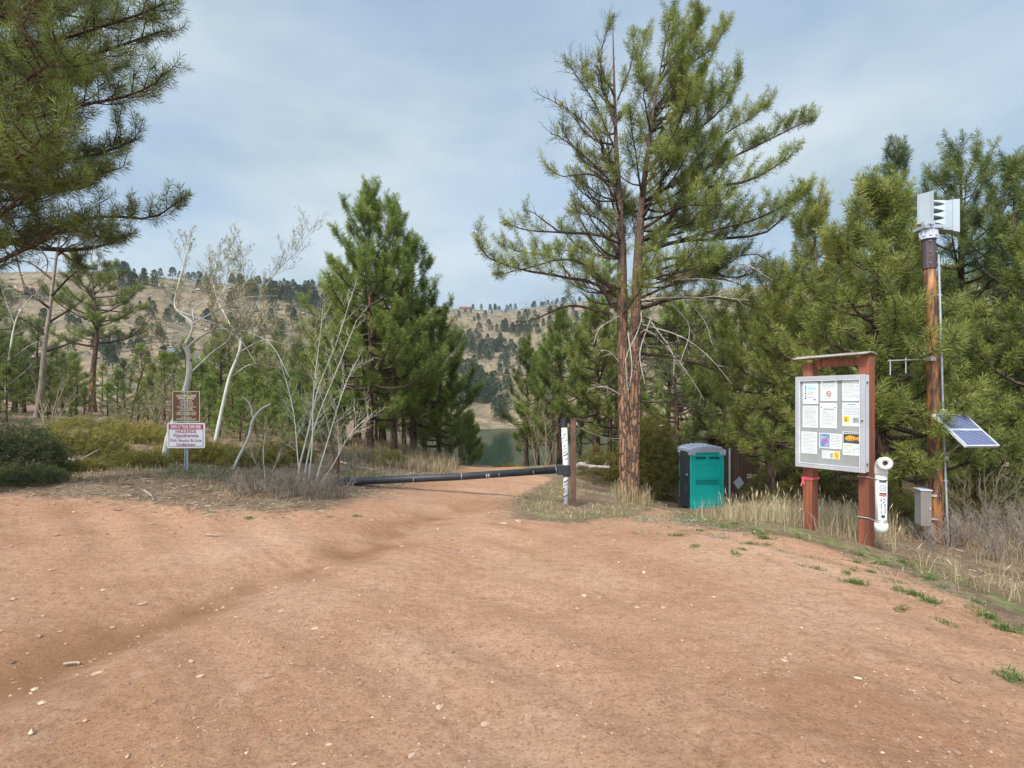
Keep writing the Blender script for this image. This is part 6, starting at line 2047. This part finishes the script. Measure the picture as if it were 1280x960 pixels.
# ------------------------------------------------------------------ grass
def blades(name, pts, hgt, width, mat, label, lean=.35, tint=(.2, .9), seed=0, kind='stuff', head=0.0, droop=.3):
    r = np.random.default_rng(seed)
    n = len(pts)
    h = np.broadcast_to(np.asarray(hgt, float), (n,)) * r.uniform(.55, 1.1, n)
    a = r.uniform(0, 6.283, n); le = np.abs(r.normal(0, lean, n))
    d = np.stack([np.cos(a) * le, np.sin(a) * le, np.ones(n)], 1); d /= np.linalg.norm(d, axis=1, keepdims=True)
    s = np.stack([-np.sin(a + r.normal(0, 1, n)), np.cos(a), np.zeros(n)], 1); s /= np.linalg.norm(s, axis=1, keepdims=True)
    w_ = np.broadcast_to(np.asarray(width, float), (n,)) * r.uniform(.7, 1.3, n)
    p0 = pts.copy(); p0[:, 2] -= .02
    p1 = p0 + d * (h * .5)[:, None]
    d2 = d.copy(); d2[:, :2] *= (1.6 + droop * 3); d2[:, 2] *= (1 - droop * .6); d2 /= np.linalg.norm(d2, axis=1, keepdims=True)
    p2 = p1 + d2 * (h * .5)[:, None]
    W = (s * w_[:, None]) * .5
    V = np.stack([p0 - W, p0 + W, p1 + W * .8, p1 - W * .8, p2 + W * .15, p2 - W * .15], 1)
    base_ = np.arange(n)[:, None] * 6
    Q = np.vstack([base_ + np.array([[0, 1, 2, 3]]), base_ + np.array([[3, 2, 4, 5]])])
    t = np.repeat(r.uniform(tint[0], tint[1], n), 6)
    VV = V.reshape(-1, 3)
    if head:
        k = r.random(n) < head
        e = p2[k]; dd = d2[k]; m = len(e)
        ss = s[k]
        hv = np.stack([e - dd * .02, e + dd * .04 + ss * .007, e + dd * .10, e + dd * .04 - ss * .007], 1)
        hq = len(VV) + np.arange(m)[:, None] * 4 + np.array([[0, 1, 2, 3]])
        VV = np.vstack([VV, hv.reshape(-1, 3)]); Q = np.vstack([Q, hq]); t = np.concatenate([t, np.repeat(r.uniform(.5, 1, m), 4)])
    o = np_mesh(name, VV, None, Q, M[mat], None, False, t)
    return tag(o, label, 'grass', kind=kind)

def scatter(n, x0, x1, y0, y1, cond, seed=0):
    r = np.random.default_rng(seed)
    x = r.uniform(x0, x1, n); y = r.uniform(y0, y1, n)
    k = cond(x, y, r)
    x, y = x[k], y[k]
    return np.stack([x, y, H(x, y)], 1)

def pxpy(x, y):
    return 640 + F * x / y
GR = np.random.default_rng(8)
def clumpy(x, y, sc, th, seed): return fbm(x * sc, y * sc, seed, 3) > th
# tall dry grass behind the board and round the toilet
def c1(x, y, r):
    px = pxpy(x, y); sd = dirt_sd(x, y)
    dens = np.clip((-sd - .35) / .9, 0, 1) * (px > 838) * (px < 1120) * np.clip((13.5 - y) / 2.5, 0, 1) * np.where((px < 905) & (y > 9.5), .25, 1)
    return (r.random(len(x)) < dens * .9) & clumpy(x, y, 1.6, .41, 3)
pa = scatter(26000, 2.2, 7, 6.6, 18, c1, 1)
hh = np.interp(pa[:, 1], [6.6, 8, 9.5, 14], [.40, .52, .46, .36])
blades('dry_grass', pa, hh, np.interp(pa[:, 1], [6, 14], [.0045, .009]), 'drygrass', 'tall bleached dry grass round the toilet and behind the notice board', .3, (.25, 1.0), 1, head=.07, droop=.4)
def c2(x, y, r):
    px = pxpy(x, y); sd = dirt_sd(x, y)
    return (r.random(len(x)) < np.clip((-sd - .1) / .9, 0, .6)) & (px > 1040) & clumpy(x, y, 1.4, .40, 4)
pa = scatter(14000, 4.2, 11, 5, 11, c2, 2)
blades('dry_grass', pa, .28, .005, 'drygrass', 'thin tan grass on the falling ground beside the siren pole', .5, (.1, .8), 2, head=.04)
# patch at the foot of the gate pole and the big pine
def c3(x, y, r):
    px = pxpy(x, y); sd = dirt_sd(x, y)
    return (r.random(len(x)) < np.clip((-sd + .05) / .7, 0, .9)) & (px > 612) & (px < 850) & clumpy(x, y, 1.4, .47, 6)
pa = scatter(16000, -.6, 4.4, 8.2, 17, c3, 3)
blades('dry_grass', pa, .12, np.interp(pa[:, 1], [8, 17], [.004, .008]), 'drygrass', 'short tawny grass round the gate pole and the foot of the tall pine', .5, (.1, .85), 3, head=.04)
pa = scatter(9000, 2.5, 3.6, 13.2, 14.4, lambda x, y, r: (np.hypot(x - 3.05, y - 13.7) < .55) & (r.random(len(x)) < .07), 33)
blades('dry_grass', pa, .5, .009, 'drygrass', 'straw coloured grass standing against the tall pine trunk', .25, (.3, .9), 4, head=.08)
# the bank by the aspens and beyond the barrier
def c4(x, y, r):
    px = pxpy(x, y); sd = dirt_sd(x, y)
    return (r.random(len(x)) < np.clip((-sd) / 1.2, 0, .75) * np.where((y > 13) & (px < 440), .35, 1)) & (px < 600) & clumpy(x, y, .9, .47, 7)
pa = scatter(34000, -13, -.8, 8, 26, c4, 4)
blades('dry_grass', pa, np.interp(pa[:, 1], [8, 14, 26], [.16, .3, .45]), np.interp(pa[:, 1], [8, 26], [.008, .02]), 'drygrass', 'matted pale grass on the bank under the aspens', .7, (.0, .55), 5, droop=.5)
pa = scatter(9000, -5.5, -2.0, 16, 23, lambda x, y, r: (pxpy(x, y) > 455) & (pxpy(x, y) < 570) & (r.random(len(x)) < .45) & clumpy(x, y, .8, .40, 9), 41)
blades('dry_grass', pa, .5, .02, 'drygrass', 'pale gold grass on the bank below the stand of pines', .45, (.2, .85), 6)
# low green growth
def c5(x, y, r):
    px = pxpy(x, y); sd = dirt_sd(x, y)
    return (r.random(len(x)) < np.exp(-((sd + .35) / .6) ** 2) * .75) & (px > 600) & clumpy(x, y, 2.4, .47, 11)
pa = scatter(30000, -.4, 8.5, 4.0, 15, c5, 5)
blades('green_grass', pa, .07, np.interp(pa[:, 1], [4, 15], [.006, .014]), 'greengrass', 'low patchy green grass fringing the dirt lot', .8, (.1, 1.0), 7, droop=.4)
pa = scatter(26000, 1.6, 6.0, 6.6, 12, lambda x, y, r: (r.random(len(x)) < np.exp(-((dirt_sd(x, y) - .1) / .8) ** 2) * .65) & (pxpy(x, y) > 790) & clumpy(x, y, 2.8, .54, 12), 51)
blades('sage_plants', pa, .06, .012, 'sage', 'grey green low herbs creeping out over the lot edge', .9, (.2, .9), 8, droop=.4)
pa = scatter(9000, -8, -2.6, 9.3, 13, lambda x, y, r: (r.random(len(x)) < .5) & (dirt_sd(x, y) < -.5) & clumpy(x, y, 1.0, .56, 14), 52)
blades('green_grass', pa, .16, .009, 'greengrass', 'fresh green grass under the signs and aspens', .5, (.2, .8), 9)

# single tufts out on the dirt
def tuft_mesh(seed, R_, h, n, mat, tint):
    r = np.random.default_rng(seed)
    a = r.uniform(0, 6.283, n); q = R_ * np.sqrt(r.random(n)) * (.75 + .5 * np.sin(a * 2 + seed))
    pts = np.stack([np.cos(a) * q, np.sin(a) * q, np.zeros(n)], 1)
    o = blades('grass_tuft', pts, h, .006, mat, None, .8, tint, seed, None, droop=.4)
    me = o.data; bpy.data.objects.remove(o); return me
TM = [tuft_mesh(1, .13, .085, 260, 'greengrass', (.25, .85)), tuft_mesh(2, .10, .06, 190, 'greengrass', (.1, .7)), tuft_mesh(3, .12, .045, 200, 'sage', (.2, .8)), tuft_mesh(4, .16, .035, 170, 'greengrass', (0, .6))]
TP = [(1066, 731, 0, 1.1), (1266, 845, 0, 1.1), (1256, 789, 0, 1.0), (1234, 770, 0, 1.1), (1140, 742, 0, 1.0), (1163, 752, 0, .9), (998, 707, 2, 1.1), (1020, 712, 1, .9), (1074, 694, 0, .9), (1040, 720, 2, 1.0),
      (935, 681, 1, 1.0), (918, 694, 1, .9), (850, 671, 1, 1.1), (870, 685, 1, .9), (840, 660, 3, .9), (895, 672, 2, 1.1), (955, 699, 3, 1.0), (975, 692, 2, 1.0), (1008, 698, 3, 1.0), (1100, 712, 2, 1.2),
      (1125, 762, 1, .8), (1180, 778, 1, .8), (1088, 745, 3, .8), (780, 655, 3, 1.1), (800, 668, 3, .8), (752, 660, 3, .7), (825, 678, 3, .8), (1210, 748, 2, 1.2), (1180, 735, 2, 1.1), (1060, 708, 3, 1.0), (1105, 728, 3, .9),
      (445, 646, 0, .6), (412, 647, 1, .6), (312, 649, 0, .7), (618, 660, 3, .8), (650, 657, 3, .9), (1150, 775, 3, .8), (960, 680, 1, .9), (985, 714, 3, .7), (865, 668, 3, 1.0), (905, 662, 1, 1.0)]
_r = np.random.default_rng(404)
for _i in range(46):      # many small ones along the fringe
    _f = _r.random()
    TP.append((835 + 400 * _f + _r.normal(0, 14), 660 + 92 * _f ** 1.3 + _r.normal(0, 10), int(_r.integers(0, 4)), _r.uniform(.45, .95)))
for i, (px, py, k, s) in enumerate(TP):
    o = bpy.data.objects.new('grass_tuft', TM[k]); C.objects.link(o)
    p = ground_px(px, py); o.location = (p[0], p[1], h1(p[0], p[1])); o.rotation_euler = (0, 0, i * 1.3); o.scale = (s,) * 3
    o["category"] = 'grass tuft'
    tag(o, 'small low green tuft growing out of the bare dirt of the lot', 'grass tuft', 'green tufts dotted on the dirt lot')

# ------------------------------------------------------------------ stones and litter
def chips(n, x0, x1, y0, y1, s0, s1, cond, seed, name, label, mat, flat=.6, tint=(0, 1)):
    r = np.random.default_rng(seed)
    p = scatter(n, x0, x1, y0, y1, cond, seed)
    m = len(p)
    O = np.array([(1, 0, 0), (-1, 0, 0), (0, 1, 0), (0, -1, 0), (0, 0, 1), (0, 0, -1), (.7, .7, .25), (-.7, -.6, .3)], float)
    Fc = np.array([(4, 0, 6), (4, 6, 2), (0, 2, 6), (4, 2, 1), (4, 1, 7), (4, 7, 3), (1, 3, 7), (4, 3, 0), (5, 2, 0), (5, 1, 2), (5, 3, 1), (5, 0, 3)])
    s = s0 * (s1 / s0) ** (r.random(m) ** 2.6)
    a = r.uniform(0, 6.283, m)
    V = O[None] * (s[:, None, None] * np.stack([r.uniform(.7, 1.3, m), r.uniform(.6, 1.1, m), flat * r.uniform(.5, 1.1, m)], 1)[:, None]) * r.uniform(.75, 1.25, (m, 8, 1))
    c, sn = np.cos(a)[:, None], np.sin(a)[:, None]
    V = np.stack([V[..., 0] * c - V[..., 1] * sn, V[..., 0] * sn + V[..., 1] * c, V[..., 2]], -1) + p[:, None] + np.array([0, 0, 1.0]) * (s * flat * .25)[:, None, None]
    T = (np.arange(m)[:, None, None] * 8 + Fc[None]).reshape(-1, 3)
    o = np_mesh(name, V.reshape(-1, 3), T, None, M[mat], None, False, np.repeat(r.uniform(tint[0], tint[1], m), 8))
    return tag(o, label, 'gravel', kind='stuff')
def on_dirt(x, y, r): return (np.abs(pxpy(x, y) - 640) < 720) & (r.random(len(x)) < np.clip(3.2 / y, 0.12, 1)) & (dirt_sd(x, y) > -.2) & (fbm(x * .8, y * .8, 61, 3) > .40 + .2 * r.random(len(x)))
chips(52000, -7, 7, 2.2, 12, .0028, .013, on_dirt, 11, 'gravel', 'fine gravel strewn over the dirt lot', 'pebble')
chips(2200, -7, 7, 2.3, 13, .009, .030, lambda x, y, r: (np.abs(pxpy(x, y) - 640) < 720) & (dirt_sd(x, y) > -.3) & (fbm(x * .9, y * .9, 71, 3) > .35 + .3 * r.random(len(x))), 12, 'gravel', 'larger loose stones among the fine gravel', 'pebble', .7)
SP = [(550, 884, .035), (606, 902, .03), (395, 793, .035), (122, 840, .04), (250, 858, .03), (352, 771, .035), (503, 679, .05), (410, 703, .045), (830, 762, .035), (980, 828, .03), (412, 932, .022), (515, 945, .03), (648, 655, .09), (630, 657, .06)]
for i, (px, py, s) in enumerate(SP):
    p = ground_px(px, py)
    rock('stone', 'pale flat stone half sunk in the dirt of the lot', np.array([p[0], p[1], h1(p[0], p[1]) + s * .02]), (s * .9, s * .6, s * .22), 700 + i, 'stone', 'stone', 'pale stones sunk in the lot', 2)
def litter():
    r = np.random.default_rng(91)
    def cond(x, y, r_): return (r_.random(len(x)) < np.clip((.75 - dirt_sd(x, y)) / 1.2, 0, .85)) & (clumpy(x, y, 1.2, .36, 15))
    p = np.vstack([scatter(26000, -10, -1.0, 7.4, 16, cond, 92), scatter(9000, -1, 9, 5.5, 14, lambda x, y, r_: cond(x, y, r_) & (dirt_sd(x, y) < .1) & (r_.random(len(x)) < .5), 93)])
    n = len(p)
    a = r.uniform(0, 6.283, n); l = r.uniform(.012, .065, n); e = r.normal(0, .18, n)
    d = np.stack([np.cos(a), np.sin(a), e], 1); s = np.stack([-np.sin(a), np.cos(a), r.normal(0, .4, n)], 1)
    w_ = r.uniform(.002, .006, n)[:, None]
    c = p + np.array([0, 0, .012])
    V = np.stack([c - d * l[:, None] - s * w_, c - d * l[:, None] + s * w_, c + d * l[:, None] + s * w_, c + d * l[:, None] - s * w_], 1)
    o = np_mesh('plant_litter', V.reshape(-1, 3), None, np.arange(n * 4).reshape(-1, 4), M['litter'], None, False, np.repeat(r.uniform(0, 1, n), 4))
    tag(o, 'dead stems and needle litter strewn along the bank and lot edge', 'litter', kind='stuff')
litter()
log('short pale stick lying in the damp gully of the lot', [gp(80, 3.62, .02), gp(96, 3.62, .025), gp(100, 3.6, .02)], .010, .006, 'twig', seed=5, twigs=1)
log('short grey stick on the dirt near the gully head', [gp(258, 6.55, .02), gp(268, 6.5, .02), gp(275, 6.5, .02)], .012, .006, 'twig', seed=6, twigs=1)

# ------------------------------------------------------------------ scrub and rock on the far slopes
def hill_scrub():
    r = np.random.default_rng(808)
    n = 9000
    a = np.radians(r.uniform(-50, 50, n)); d = 95 + 450 * r.random(n) ** .8
    x, y = d * np.tan(a), d
    k = (fbm(x / 26.0, y / 26.0, 301, 4) > .50) & (np.abs(x) < 500)
    x, y = x[k], y[k]; z = H(x, y, False)
    k = z > -7.0
    x, y, z = x[k], y[k], z[k]
    n = len(x)
    s = r.uniform(.35, 1.3, n)
    m = 7                          # leaf clumps in one bush
    c = np.stack([x, y, z], 1)[:, None] + r.normal(0, 1, (n, m, 3)) * (s[:, None, None] * np.array([.8, .8, .35])) + np.array([0, 0, .45]) * s[:, None, None]
    u = r.normal(0, 1, (n, m, 3)); u /= np.linalg.norm(u, axis=-1, keepdims=True)
    v = np.cross(u, r.normal(0, 1, (n, m, 3))); v /= np.linalg.norm(v, axis=-1, keepdims=True)
    q = (s * .6)[:, None, None]
    V = np.stack([c - u * q, c + v * q * .7, c + u * q, c - v * q * .7], 2)
    t = np.repeat(np.clip(r.normal(.5, .22, n), 0, 1), m * 4)
    o = np_mesh('hillside_scrub', V.reshape(-1, 3), None, np.arange(n * m * 4).reshape(-1, 4), M['sage'], None, False, t)
    tag(o, 'grey green scrub mottling the far hillside', 'scrub', kind='stuff')
hill_scrub()
chips(5200, -420, 330, 100, 520, .35, 2.2, lambda x, y, r: (fbm(x / 22.0, y / 22.0, 311, 4) > .54) & (np.abs(np.arctan2(x, y)) < .9) & (H(x, y, False) > -7), 21, 'hillside_rocks', 'pale boulders and outcrops scattered over the far hillside', 'hillrock', .7, (.2, 1))

# ------------------------------------------------------------------ thin haze over the valley
_zs = [gr.bound_box[i][2] for i in range(8)]
hz = Geo().box((0, 0, (min(_zs) - 1 + 150) / 2), (3600, 3600, 150 - (min(_zs) - 1)))
m_h = bpy.data.materials.new('valley_haze'); m_h.use_nodes = True
_n = m_h.node_tree.nodes; _n.clear()
_o = _n.new("ShaderNodeOutputMaterial"); _v = _n.new("ShaderNodeVolumePrincipled")
_v.inputs["Color"].default_value = (0.80, 0.87, 0.95, 1)
_v.inputs["Density"].default_value = 0.00018
m_h.node_tree.links.new(_v.outputs[0], _o.inputs["Volume"])
o = hz.build('haze', m_h)
tag(o, 'thin pale haze in the air over the valley', 'haze', kind='stuff')
